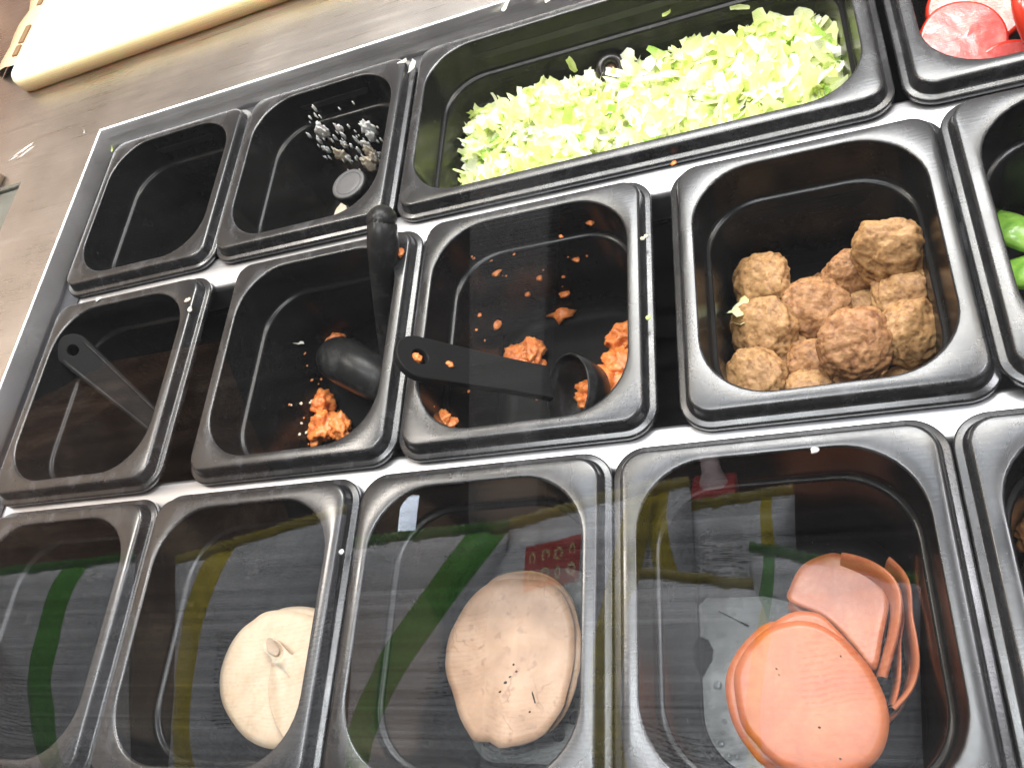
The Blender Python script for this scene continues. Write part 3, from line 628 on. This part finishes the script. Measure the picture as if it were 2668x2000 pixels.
ham1 = [(2165, -863), (2048, -889), (1941, -971), (1867, -1070), (1841, -1151), (1845, -1271), (1869, -1388), (1927, -1463), (1992, -1536), (2094, -1591), (2241, -1614), (2390, -1588), (2492, -1522), (2548, -1428), (2570, -1326), (2555, -1230), (2511, -1115), (2448, -1020), (2381, -939), (2308, -888), (2238, -865)]
ham2 = [(2112, -851), (2010, -869), (1901, -961), (1826, -1061), (1790, -1160), (1792, -1265), (1821, -1383), (1879, -1482), (1952, -1563), (2087, -1617), (2313, -1609), (2480, -1446), (2510, -1223), (2388, -986), (2244, -850)]
ham3 = [(2234, -808), (2312, -831), (2376, -900), (2450, -999), (2513, -1095), (2552, -1195), (2564, -1293), (2490, -1375), (2333, -1451), (2108, -1419), (1966, -1227), (1950, -1024), (2045, -883), (2150, -818)]
GH = 'orange ham slices in the drain plate pan'
zd = lambda x, y, q: .0014 * noise.noise(Vector((x * 22, y * 22, 5))) + .0007 * (1 - q * q)
slice_thing('ham_slice', ham2, -.0702, .0018, zd, M_ham, 'lower round ham slice showing as a rim beside the top one', 'meat slice', GH)
slice_thing('ham_slice', ham3, -.0684, .0016, zd, M_ham, 'ham slice between the top round one and the folded ones', 'meat slice', GH)
o = slice_thing('ham_slice', ham1, -.0662, .0018, zd, M_ham, 'top round orange ham slice with a tiny dark pit', 'meat slice', GH)
for dx, dy, s in ((.004, -.016, .0007), (-.014, .012, .0005), (.012, -.03, .0006), (-.013, .009, .0004), (.018, .018, .0005)):
    V, F = lump(s, s * .7, .0003, 3, .3, 2, 2); q = mesh_obj('pit', V, F, M_pit, o); q.location = (dx, dy, .0026)
fold = [(2170, -650), (2240, -545), (2364, -489), (2446, -494), (2582, -581), (2640, -670), (2649, -772), (2594, -943), (2534, -1102), (2450, -981), (2325, -829), (2153, -737)]
slice_thing('ham_slice', fold, -.075, .0026, lambda x, y, q: .004 * max(0, (x - .24) / .03) + .001 * noise.noise(Vector((x * 30, y * 30, 1))), M_ham2, 'flat pink inside of the folded ham slice behind the round ones', 'meat slice', GH)
slice_thing('ham_slice', [(x - 10, y - 30) for x, y in fold], -.092, .010, zflat(.001), M_ham2, 'pink ham slice lying lowest under the folded one', 'meat slice', GH)
def ribbon(name, pts, z0, h0, h1, th, lean, m, label, group, n=28):
    P = [Vector((a / 10000, c / 10000)) for a, c in pts]; mm = len(P) - 1; Q = []
    for k in range(n + 1):
        t = k * mm / n; i = min(int(t), mm - 1); u = t - i
        p0, p1, p2, p3 = P[max(i - 1, 0)], P[i], P[i + 1], P[min(i + 2, mm)]
        Q.append(0.5 * ((2 * p1) + (p2 - p0) * u + (2 * p0 - 5 * p1 + 4 * p2 - p3) * u * u + (3 * p1 - p0 - 3 * p2 + p3) * u ** 3))
    c = sum(Q, Vector((0, 0))) / len(Q); L = []
    for k, q in enumerate(Q):
        t = k / n; d = (Q[min(k + 1, n)] - Q[max(k - 1, 0)]).normalized(); nn = Vector((d.y, -d.x)); 
        top = z0 + (h0 + (h1 - h0) * math.sin(math.pi * min(max(t, 0), 1))); prof = []
        for s, e in ((0, 1), (.5, 1), (.9, .95), (1, .3), (1, -.3), (.9, -.95), (.5, -1), (0, -1)):
            z = -.098 + (top + .098) * s; off = nn * (-lean * s * s + e * th * .5); w = q + off - c
            prof.append((w.x, w.y, z + .098))
        L.append(prof)
    V, F = loft(L); k = len(L[0]); F = [f for i, f in enumerate(F) if i % k != k - 1]
    o = mesh_obj(name, V, F, m); o.location = (c.x, c.y, -.098); return tag(o, label, 'meat slice', group)
rib1 = [(2435, -558), (2523, -601), (2592, -655), (2643, -719), (2658, -800), (2630, -917), (2584, -1031), (2537, -1136)]
rib2 = [(2657, -565), (2706, -643), (2724, -726), (2710, -869), (2712, -993), (2703, -1099), (2660, -1195), (2578, -1275)]
rib3 = [(2684, -744), (2675, -857), (2643, -974), (2626, -1090), (2606, -1180), (2572, -1261)]
rib4 = [(2722, -794), (2726, -962), (2715, -1078), (2676, -1192), (2636, -1266), (2570, -1326)]
ribbon('ham_slice', rib1, -.070, .008, .022, .0042, .004, M_ham2, 'pink ham slice folded up into a broad curved band', GH)
ribbon('ham_slice', rib3, -.072, .004, .010, .0022, .003, M_ham2, 'thin ham edge standing just inside the outer folded slices', GH)
ribbon('ham_slice', rib2, -.072, .008, .018, .0028, .003, M_ham2, 'outermost folded ham slice nearest the pan wall', GH)
ribbon('ham_slice', [(x - 22, y) for x, y in rib4], -.080, .002, .008, .0022, .002, M_ham2, 'low ham edge curving toward the top round slice', GH)
chick1 = [(-1247, -802), (-1155, -746), (-989, -736), (-830, -766), (-676, -815), (-546, -908), (-490, -1120), (-490, -1307), (-564, -1490), (-816, -1565), (-958, -1569), (-1116, -1518), (-1252, -1426), (-1360, -1312), (-1415, -1184), (-1426, -1073), (-1393, -950), (-1324, -857)]
chick2 = [(-937, -1042), (-969, -1111), (-965, -1226), (-928, -1339), (-855, -1448), (-764, -1536), (-682, -1595), (-583, -1515), (-499, -1408), (-452, -1226), (-452, -1085), (-574, -1018), (-751, -996), (-828, -1034)]
chick3 = [(-1004, -1532), (-1030, -1579), (-1066, -1637), (-1061, -1697), (-902, -1697), (-839, -1610), (-894, -1575), (-948, -1559)]
GC = 'white chicken slices in one folded pile'
slice_thing('chicken_slice', chick3, -.074, .006, zflat(.001), M_chick, 'small tip of a chicken slice sticking out below the folded ones', 'meat slice', GC)
for k, z in enumerate((-.098, -.083, -.068)):
    slice_thing('chicken_slice', [(x + 110 - 25 * k, y + 60 - 10 * k) for x, y in chick1], z, .0145, zflat(.0006), M_chick, ('lowest hidden chicken slice of the folded pile', 'chicken slice second from the bottom of the folded pile', 'chicken slice just under the wide smooth one')[k], 'meat slice', GC)
slice_thing('chicken_slice', chick1, -.0525, .004, lambda x, y, q: .0018 * noise.noise(Vector((x * 26, y * 26, 6))) + .0012 * (1 - q * q), M_chick, 'wide smooth white chicken slice at the bottom of the folded pile', 'meat slice', GC)
ff = .9579; FO = [(int(2513 + (a - 2513) * ff), int(-1885 + (c + 1885) * ff)) for a, c in ((-1222, -948), (-1190, -890), (-1110, -905), (-1040, -950))]
pc = Vector((-.0922 - .0050, -.1010 + .0020)); pu = Vector((.72, -.69)); pw = Vector((.69, .72))
def fold_d(x, y):
    d = Vector((x, y)) - pc; return math.hypot(d.dot(pu) / .0098, d.dot(pw) / .0048), d
def zfold(x, y, q):
    e, d = fold_d(x, y)
    ridge = .0030 * math.exp(-((e - 1.25) / .38) ** 2) * (.6 + .4 * noise.noise(Vector((x * 180, y * 180, 1)))) * (1.0 if d.dot(pu) > -.004 else .35)
    return ridge - .0016 * math.exp(-(e / .75) ** 2) + .0010 * max(0, 1 - q * q) + .0018 * math.exp(-((d.dot(pw) + .5 * d.dot(pu)) / .004) ** 2) * (1 if d.dot(pu) > .008 else 0) * math.exp(-max(0, d.dot(pu)) / .03)
V, F, loc = slice_mesh(chick2 + [FO[3], FO[2], FO[1], FO[0]], -.0445, .0024, zfold, n=160, rings=40)
o = mesh_obj('chicken_slice', V, F, M_chick); o.location = loc
tag(o, 'folded chicken slice with a hollow crease on top of the pile', 'meat slice', GC)
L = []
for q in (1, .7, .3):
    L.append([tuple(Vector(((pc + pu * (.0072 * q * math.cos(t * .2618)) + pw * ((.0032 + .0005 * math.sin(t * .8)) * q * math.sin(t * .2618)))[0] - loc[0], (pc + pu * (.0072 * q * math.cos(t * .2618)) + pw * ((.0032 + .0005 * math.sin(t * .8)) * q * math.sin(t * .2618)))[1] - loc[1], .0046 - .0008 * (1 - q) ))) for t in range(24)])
V, F = loft(L, True); mesh_obj('fold_shade', V, F, mat('tan_fold_shade', (0.36, 0.27, 0.19), 0.7)[0], o)  # disc darker than the slice, painting the shade inside its hollow crease

# ------------------------------------------------------------------ drain plates
out = [(.1640, -.1600), (.1615, -.1350), (.1618, -.1273), (.1626, -.1126), (.1660, -.106), (.1692, -.1012), (.1700, -.0950), (.1675, -.0895), (.1620, -.0871), (.1600, -.082), (.1602, -.073), (.168, -.066), (.20, -.066), (.215, -.070), (.222, -.085), (.222, -.150), (.21, -.160)]
slot = [(.1730, -.0738), (.1742, -.0728), (.1912, -.0818), (.1903, -.0836)]
o = holed_plate('drain_plate', [out, slot, circ(.19, -.128, .006)], .0022, M_plate, bevel=.0006); o.location = (0, 0, -.0935)
tag(o, 'grey translucent drain plate with a slot under the ham slices', 'drain plate', 'drain plates')
out = [(x - .215 + .058, y) for x, y in rrect(.176, .254, -.158, -.042, .02, 6)]
o = holed_plate('drain_plate', [out, circ(.076, -.1415, .0042), circ(.086, -.132, .0042), circ(.03, -.145, .0042)], .002, M_plate, bevel=.0005); o.location = (0, 0, -.0985)
tag(o, 'grey drain plate with round holes under the turkey slices', 'drain plate', 'drain plates')
for k, (x, y, r) in enumerate([(.1714, -.1147, .0042), (.1714, -.1448, .0036), (.1748, -.1511, .0040), (.1791, -.1510, .0030), (.1738, -.1333, .0026), (.1726, -.1390, .0024), (.1692, -.1440, .0026)]):
    V, F = lump(r * .6, r * .55, .0009, k, .15, 1.5, 3); o = mesh_obj('water_drop', V, F, M_drop); o.location = (x, y, -.0920)
    tag(o, 'clear water drop on the drain plate beside the ham slices', 'water drop', 'water drops on the drain plate')

# ------------------------------------------------------------------ tomatoes, peppers, brown meat
def tomato(loc, r, th, rot, label, seed):
    e = tag(empty('tomato_slice', loc), label, 'tomato slice', 'red tomato slices'); n = 40
    w = [1 + .03 * noise.noise(Vector((math.cos(6.283 * k / n) * 1.5, math.sin(6.283 * k / n) * 1.5, seed))) for k in range(n)]
    P = [(.92, th * .5), (.97, th * .46), (1.0, th * .25), (1.005, 0), (1.0, -th * .25), (.97, -th * .46), (.92, -th * .5)]
    V, F = loft([[(r * a * w[k] * math.cos(6.283 * k / n), r * a * w[k] * math.sin(6.283 * k / n), z) for k in range(n)] for a, z in P]); mesh_obj('skin', V, F, M_tomskin, e)
    L = [[(r * a * w[k] * math.cos(6.283 * k / n), r * a * w[k] * math.sin(6.283 * k / n), th * .5 + (.0009 * noise.noise(Vector((math.cos(6.283 * k / n) * a * 4, math.sin(6.283 * k / n) * a * 4, seed + 3))) if a < .9 else 0)) for k in range(n)] for a in (.922, .9, .8, .65, .5, .35, .2, .08)]
    V, F = loft(L, True); mesh_obj('flesh', V, F, M_tomflesh, e)
    V, F = loft([[(r * .922 * w[k] * math.cos(6.283 * k / n), r * .922 * w[k] * math.sin(6.283 * k / n), -th * .5) for k in range(n)]] * 1 + [[(r * .5 * w[k] * math.cos(6.283 * k / n), r * .5 * w[k] * math.sin(6.283 * k / n), -th * .5) for k in range(n)]], True)
    mesh_obj('underside', V, F, M_tomflesh, e)
    e.rotation_euler = rot; return e
tomato((.3570, .2630, -.030), .0265, .007, (R(18), R(14), 0), 'pink cut tomato slice with its wet face up in the corner of its pan', 1)
tomato((.3720, .2990, -.040), .030, .008, (R(10), R(-8), 1), 'tomato slice lying flat behind the pink cut one', 2)
tomato((.4020, .2600, -.022), .034, .009, (R(34), R(48), .4), 'red tomato slice tilted on edge showing its shiny skin', 3)
tomato((.3800, .2330, -.050), .030, .008, (R(30), R(5), .2), 'tomato slice at the near edge under the pink cut one', 4)
tomato((.4150, .2400, -.040), .030, .008, (R(50), R(40), .2), 'tomato slice leaning behind the shiny tilted one', 5)
tomato((.4350, .3050, -.055), .034, .010, (0, R(10), .2), 'lowest tomato slice at the bottom of its pan', 6)
def pepper(pts, r, label, flat=.45):
    p0 = Vector(pts[len(pts) // 2]); Q = []
    for k in range(17):
        t = k / 16 * (len(pts) - 1); i = min(int(t), len(pts) - 2); Q.append(Vector(pts[i]).lerp(Vector(pts[i + 1]), t - i) - p0)
    V, F = tube(Q, [r * (.5 + .5 * math.sin(math.pi * min(max(k / 16, .1), .9))) for k in range(17)], 12, flat)
    o = mesh_obj('pepper_strip', V, F, M_pepper); o.location = p0; return tag(o, label, 'pepper strip', 'green pepper strips')
pepper([(.352, .150, -.062), (.362, .130, -.055), (.380, .115, -.06)], .011, 'bright green pepper strip highest in its pan')
pepper([(.350, .112, -.068), (.364, .104, -.060), (.385, .104, -.066)], .012, 'wide green pepper strip in the middle of its pan')
pepper([(.350, .085, -.080), (.362, .080, -.074), (.385, .080, -.08)], .010, 'green pepper strip near the bottom edge of its pan')
pepper([(.38, .14, -.08), (.40, .12, -.07), (.42, .09, -.075)], .014, 'dark green pepper strip behind the bright one')
pepper([(.395, .06, -.09), (.40, .10, -.085), (.43, .14, -.085)], .014, 'lowest green pepper strip on the floor of its pan')
for k, (x, y, z, lb) in enumerate([(.340, -.048, -.066, 'brown meat strip just inside the rim of the pan after the ham'), (.345, -.060, -.075, 'second brown meat strip below the one at the rim')]):
    chunk(x, y, z, .014, 200 + k, lb, 'brown meat strips', .5, .4, 'meat strip', M_brownmeat, 'meat_strip')

# smear of water on the steel
m, nt, b = mat('dried_smear', (0.6, 0.52, 0.45), 0.6); M_smear = m
for k, (x, y, rx, ry, a) in enumerate(((-.474, .384, .012, .0022, .5), (-.468, .379, .010, .0016, .6), (-.484, .376, .006, .0012, .3))):
    V, F = lump(rx, ry, .00035, 60 + k, .7, 2.2, 3, Matrix.Rotation(a, 3, 'Z'), .3); o = mesh_obj('dried_smear', V, F, M_smear); o.location = (x, y, ZT)
    tag(o, 'pale dried smear on the steel counter below the board corner', 'smear', 'dried smears on the steel')

# ------------------------------------------------------------------ customer side: snack bags mirrored in the sneeze guard
def bag_mat(name, band, b0, b1, w, h, tz, slant):
    m, nt, b = mat(name, (0.62, 0.64, 0.66), 0.32)
    tc = N(nt, 'ShaderNodeTexCoord'); sx = N(nt, 'ShaderNodeSeparateXYZ'); nt.links.new(tc.outputs['Object'], sx.inputs[0])
    def mth(op, a, c, d=None):
        n = N(nt, 'ShaderNodeMath', operation=op)
        for i, v in enumerate((a, c, d)):
            if v is None: continue
            if isinstance(v, (int, float)): n.inputs[i].default_value = v
            else: nt.links.new(v, n.inputs[i])
        return n.outputs[0]
    z = sx.outputs['Z']; x = mth('SUBTRACT', sx.outputs['X'], mth('MULTIPLY', z, slant))
    xx = mth('ADD', x, mth('MULTIPLY', mth('SINE', mth('MULTIPLY', z, 15), 0), .014))
    inb = mth('MULTIPLY', mth('GREATER_THAN', xx, b0), mth('LESS_THAN', xx, b1))
    band_f = inb
    line = mth('LESS_THAN', mth('FRACT', mth('MULTIPLY', z, 230), 0), .30)
    word = mth('GREATER_THAN', noi(nt, coords(nt, (260, 1, 230)), 1.0, 1), .44)
    blk = mth('MULTIPLY', mth('MULTIPLY', mth('GREATER_THAN', z, tz[0] * h), mth('LESS_THAN', z, tz[1] * h)), mth('MULTIPLY', mth('GREATER_THAN', x, b1 + .01 if b1 < 0 else -w * .42), mth('LESS_THAN', x, w * .42 if b1 < 0 else b0 - .008)))
    txt = mth('MULTIPLY', mth('MULTIPLY', line, word), blk)
    col = mixc(nt, band_f, (0.50, 0.515, 0.53), band)
    nt.links.new(mixc(nt, txt, col, (0.10, 0.10, 0.11)), b.inputs['Base Color'])
    bump(nt, b, noi(nt, coords(nt, (1.6, 1, 1), rot=(0, .6, 0)), 9, 4, .55, 2.0), .008, .6)
    return m
GREEN, YELLOW = (0.05, 0.24, 0.015), (0.42, 0.34, 0.01)
M_red = mat('red_emblem', (0.42, 0.03, 0.02), 0.4)[0]; M_crm = mat('cream_lettering', (0.72, 0.62, 0.3), 0.4)[0]
M_foilseal = {}
def bag(loc, w, h, rz, slant, band, b0, b1, label, seed, logo=None, tz=(.25, .6), lean=9, rise=0.0, flash=0.0):
    e = tag(empty('snack_bag', loc), label, 'snack bag', 'snack bags in front of the counter')
    m = bag_mat('snack_bag_foil', band, b0, b1, w, h, tz, slant + flash); nx, nz = 22, 26; V = []; F = []
    def yd(u, v):
        p = max(0.0, 1 - abs(2 * u - 1) ** 2.6) ** .6 * max(0.0, 1 - abs(2 * v - 1) ** 3.2) ** .7
        return p * .024 + .008 * noise.noise(Vector((u * 2.6 + seed, v * 2.4 + u * 1.5, 2))) * (p + .1) + .005 * (.5 - abs(noise.noise(Vector((u * 4 + v * 3 + seed, v * 3 - u * 2, 5))))) * (.3 + p)
    for s in (1, -1):
        for j in range(nz + 1):
            for i in range(nx + 1):
                u, v = i / nx, j / nz; pinch = 1 - .05 * math.sin(math.pi * v)
                V.append(((u - .5) * w * pinch, s * max(yd(u, v), .0004), v * h))
    n = (nx + 1) * (nz + 1)
    for j in range(nz):
        for i in range(nx):
            a = j * (nx + 1) + i; q = (a, a + 1, a + nx + 2, a + nx + 1); F.append(tuple(reversed(q))); F.append(tuple(k + n for k in q))
    mesh_obj('bag_body', V, F, m, e)
    for nm, z0, sg in (('top_seal', h, 1), ('bottom_seal', 0, -1)):
        k = 40; V = []; 
        for i in range(k + 1):
            x = (i / k - .5) * w; yy = .0003 * math.sin(i * 1.9) + .004 * noise.noise(Vector((i * .2 + seed, 1, 1)))
            V += [(x, yy, z0 - sg * .002), (x, yy + .0008, z0 + sg * (.008 + (.0012 if i % 2 else 0)))]
        F = [(2 * i, 2 * i + 2, 2 * i + 3, 2 * i + 1) for i in range(k)]
        if band not in M_foilseal: M_foilseal[band] = mat('coloured_seal', tuple(c * .55 + .01 for c in band), 0.3)[0]
        so = mesh_obj(nm, V, F, M_foilseal[band], e); md = so.modifiers.new('t', 'SOLIDIFY'); md.thickness = .0006
    if logo:
        lx, lz, lw, lh = logo; k = 10; V = []; F = []
        for j in range(k + 1):
            for i in range(k + 1):
                x = lx + (i / k - .5) * lw; z = lz + (j / k - .5) * lh; V.append((x, max(yd(x / w + .5, z / h), .0004) + .0012, z))
        for j in range(k):
            for i in range(k): a = j * (k + 1) + i; F.append((a + 1, a, a + k + 1, a + k + 2))
        lo = mesh_obj('logo', V, F, M_red, e); parts = []
        for r_, (zz, cnt) in enumerate(((.22, 4), (-.2, 4))):
            for i in range(cnt):
                x = lx + (-.36 + i * .24) * lw; z = lz + zz * lh; y = max(yd(x / w + .5, z / h), .0004) + .0018; rr = lh * .15
                ring = [[(x + rr * a * math.cos(6.283 * t / 14) * (.8 if (i + r_) % 3 else .55), y + .0004 * q, z + rr * a * 1.15 * math.sin(6.283 * t / 14)) for t in range(14)] for a, q in ((1, 0), (.95, 1), (.6, 1), (.55, 0))]
                parts.append(loft(ring))
        V, F = join(parts); mesh_obj('lettering', V, F, M_crm, lo)
    for c in [q for q in e.children] + [k for q in e.children for k in q.children]:
        for v in c.data.vertices: v.co.x += v.co.z * slant; v.co.z += v.co.x * rise
    e.rotation_euler = (R(lean), 0, R(rz)); return e
SZ = -.172
bag((-.545, -.545, SZ), .20, .225, 3, .42, GREEN, -.004, .030, 'grey snack bag with a broad green stripe at the end of the row', 1, rise=.06)
bag((-.318, -.548, SZ), .185, .222, -3, .42, YELLOW, -.062, -.034, 'grey snack bag with a yellow stripe and small print beside the green striped one', 2, tz=(.3, .75), rise=.16)
bag((-.142, -.552, SZ - .01), .150, .235, 7, .34, GREEN, -.078, -.044, 'grey snack bag with a slanted green flash in the middle of the row', 3, tz=(.5, .8), rise=.10, flash=.42)
bag((.002, -.545, SZ), .140, .232, -6, .24, YELLOW, .040, .064, 'grey snack bag with a red emblem and a yellow edge', 4, logo=(-.004, .204, .044, .030), tz=(.2, .5), rise=.14)
bag((.118, -.545, SZ - .03), .125, .215, 6, .1, YELLOW, .050, .060, 'plain grey snack bag under the two raised bags', 5, tz=(.2, .5), rise=-.10)
bag((.222, -.545, SZ - .02), .105, .215, -10, .1, GREEN, -.048, -.040, 'grey snack bag with a ragged green seal tilted at the far end', 6, tz=(.55, .8), rise=-.40)
bag((.098, -.600, -.045), .085, .105, 4, .05, YELLOW, .024, .040, 'small snack bag with a yellow border raised behind the emblem bag', 7, tz=(.2, .7), rise=.14)
bag((.172, -.605, -.049), .080, .095, 4, .05, YELLOW, .030, .038, 'small raised snack bag next to the red and white carton', 8, tz=(.2, .75), rise=.12)
sh = tag(empty('snack_shelf', (0, -.56, -.208)), 'dark snack shelf in front of the counter carrying the snack bags', 'shelf')
V, F = box(-.75, .5, -.11, .10, -.012, .006, .002); mesh_obj('shelf_board', V, F, mat('dark_shelf', (.06, .05, .045), .5)[0], sh)
V, F = box(-.02, .5, -.11, -.02, .137, .155, .002); mesh_obj('riser', V, F, mat('dark_shelf_riser', (.05, .045, .04), .5)[0], sh)
V, F = box(-.75, .5, .085, .097, .006, .03, .002); mesh_obj('front_rail', V, F, mat('shelf_rail', (.2, .19, .18), .4)[0], sh)
cr = tag(empty('drink_carton', (.150, -.70, -.03)), 'red and white drink carton behind the raised snack bags', 'carton')
V, F = box(-.018, .018, -.015, .015, 0, .05, .001); mesh_obj('carton_body', V, F, mat('red_card', (.5, .05, .05), .4)[0], cr)
V, F = box(-.015, .013, .0152, .0158, .006, .03, .0005); mesh_obj('white_label', V, F, mat('white_card', (.8, .75, .75), .4)[0], cr)
V, F = loft([[(x, y, z) for x, y in circ(0, 0, r, 16)] for r, z in ((.012, .05), (.008, .062), (.0075, .075))], True); mesh_obj('cap', V, F, mat('white_cap', (.75, .6, .6), .4)[0], cr)
V, F = box(-.156, -.064, -.95, -.90, -1.0, .36, .004); V = [(x + z * .30, y, z) for x, y, z in V]
tag(mesh_obj('grey_post', V, F, mat('grey_post_paint', (.2, .197, .19), .5)[0]), 'leaning grey post standing behind the snack shelf', 'post')
m, nt, b = mat('lit_lamp_tube', (.9, .9, .9), .4); b.inputs['Emission Color'].default_value = (.75, .85, 1, 1); b.inputs['Emission Strength'].default_value = 7.0
V, F = box(-.305, -.289, -.93, -.90, -.147, -.085, .002); V = [(x + (z + .147) * .45, y, z) for x, y, z in V]
tag(mesh_obj('lit_lamp', V, F, m), 'small white lit lamp standing behind the snack bags', 'lamp')

# ------------------------------------------------------------------ sneeze guard: a clear sloping pane; added mirror strips stand in for its reflection, streaked like wipe marks
t = R(70); nrm = Vector((0, -math.sin(t), math.cos(t))); upv = Vector((0, math.cos(t), math.sin(t))); o0 = Vector((0, -.27, 0))
sg = tag(empty('sneeze_guard', o0), 'clear sloping glass guard with wipe streaks in front of the food pans', 'glass guard')
m = bpy.data.materials.new('clear_glass'); m.use_nodes = True; nt = m.node_tree; nt.nodes.clear()
tb = nt.nodes.new('ShaderNodeBsdfTransparent'); tb.inputs['Color'].default_value = (.97, .975, .972, 1); om = nt.nodes.new('ShaderNodeOutputMaterial'); nt.links.new(tb.outputs[0], om.inputs['Surface'])
V = [tuple(Vector((x, 0, 0)) + upv * s - nrm * d) for d in (.0005, .0055) for x, s in ((-.7, .03), (1.1, .03), (1.1, .56), (-.7, .56))]
mesh_obj('glass_pane', V, [(0, 1, 2, 3), (7, 6, 5, 4), (0, 4, 5, 1), (1, 5, 6, 2), (2, 6, 7, 3), (3, 7, 4, 0)], m, sg, smooth=False)
m = bpy.data.materials.new('mirror_film'); m.use_nodes = True; nt = m.node_tree; nt.nodes.clear()
gl = nt.nodes.new('ShaderNodeBsdfGlossy'); gl.inputs['Roughness'].default_value = 0.012; gl.inputs['Color'].default_value = (.97, .98, 1, 1)
om = nt.nodes.new('ShaderNodeOutputMaterial'); df = nt.nodes.new('ShaderNodeBsdfDiffuse'); df.inputs['Color'].default_value = (.8, .82, .86, 1); ms = nt.nodes.new('ShaderNodeMixShader'); ms.inputs[0].default_value = .20  # diffuse share adds a milky veil over the pane
nt.links.new(gl.outputs[0], ms.inputs[1]); nt.links.new(df.outputs[0], ms.inputs[2]); nt.links.new(ms.outputs[0], om.inputs['Surface'])
def strips(s0, s1, pitch, x0, x1, nseg, seed):
    rng = np.random.default_rng(seed); rows = int((s1 - s0) / pitch); s = s0 + (np.arange(rows) + .5) * pitch
    lo = np.repeat(rng.normal(0, 1, (rows // 14 + 2, nseg + 1)), 14, axis=0)[:rows]
    k = np.ones(9) / 9; lo = np.apply_along_axis(lambda c: np.convolve(c, k, 'same'), 0, lo)
    for _ in range(2): lo[:, 1:-1] = (lo[:, :-2] + 2 * lo[:, 1:-1] + lo[:, 2:]) / 4
    base = np.clip(.088 + .05 * (0.36 - s[:, None]) / .11, .075, .15)  # coverage rises downward in place of stronger reflection at grazing angles
    wdt = pitch * base * np.clip(1 + .26 * lo, .4, 2.2)
    x = np.linspace(x0, x1, nseg + 1)[None, :].repeat(rows, 0)
    jit = pitch * .25 * rng.uniform(-1, 1, (rows, 1))
    P = np.zeros((2, rows, nseg + 1, 3))
    for q, sg_ in ((0, -.5), (1, .5)):
        ss = s[:, None] + jit + sg_ * wdt
        P[q, :, :, 0] = x; P[q, :, :, 1] = ss * math.cos(t); P[q, :, :, 2] = ss * math.sin(t)
    idx = np.arange(2 * rows * (nseg + 1)).reshape(2, rows, nseg + 1)
    Fq = np.stack([idx[0, :, :-1], idx[0, :, 1:], idx[1, :, 1:], idx[1, :, :-1]], -1).reshape(-1, 4)
    return P.reshape(-1, 3), Fq
A1, F1 = strips(.15, .50, .00008, -.25, .75, 50, 1)
A2, F2 = strips(.15, .50, .0003, -.7, -.25, 8, 2)
A3, F3 = strips(.15, .50, .0003, .75, 1.1, 8, 3)
A4, F4 = strips(.03, .15, .0003, -.7, 1.1, 16, 4)
A5, F5 = strips(.50, .56, .0003, -.7, 1.1, 16, 5)
vs, fs, k = [], [], 0
for a, f in ((A1, F1), (A2, F2), (A3, F3), (A4, F4), (A5, F5)):
    vs.append(a); fs.append(f + k); k += len(a)
vs, fs = np.concatenate(vs), np.concatenate(fs)
me = bpy.data.meshes.new('mirror_strips'); me.vertices.add(len(vs)); me.vertices.foreach_set('co', vs.ravel())
me.loops.add(fs.size); me.loops.foreach_set('vertex_index', fs.ravel().astype(np.int32)); me.polygons.add(len(fs))
me.polygons.foreach_set('loop_start', (np.arange(len(fs)) * 4).astype(np.int32)); me.update(calc_edges=True); me.materials.append(m)
fo = bpy.data.objects.new('mirror_strips', me); C.objects.link(fo); fo.parent = sg; fo['kind'] = 'stuff'
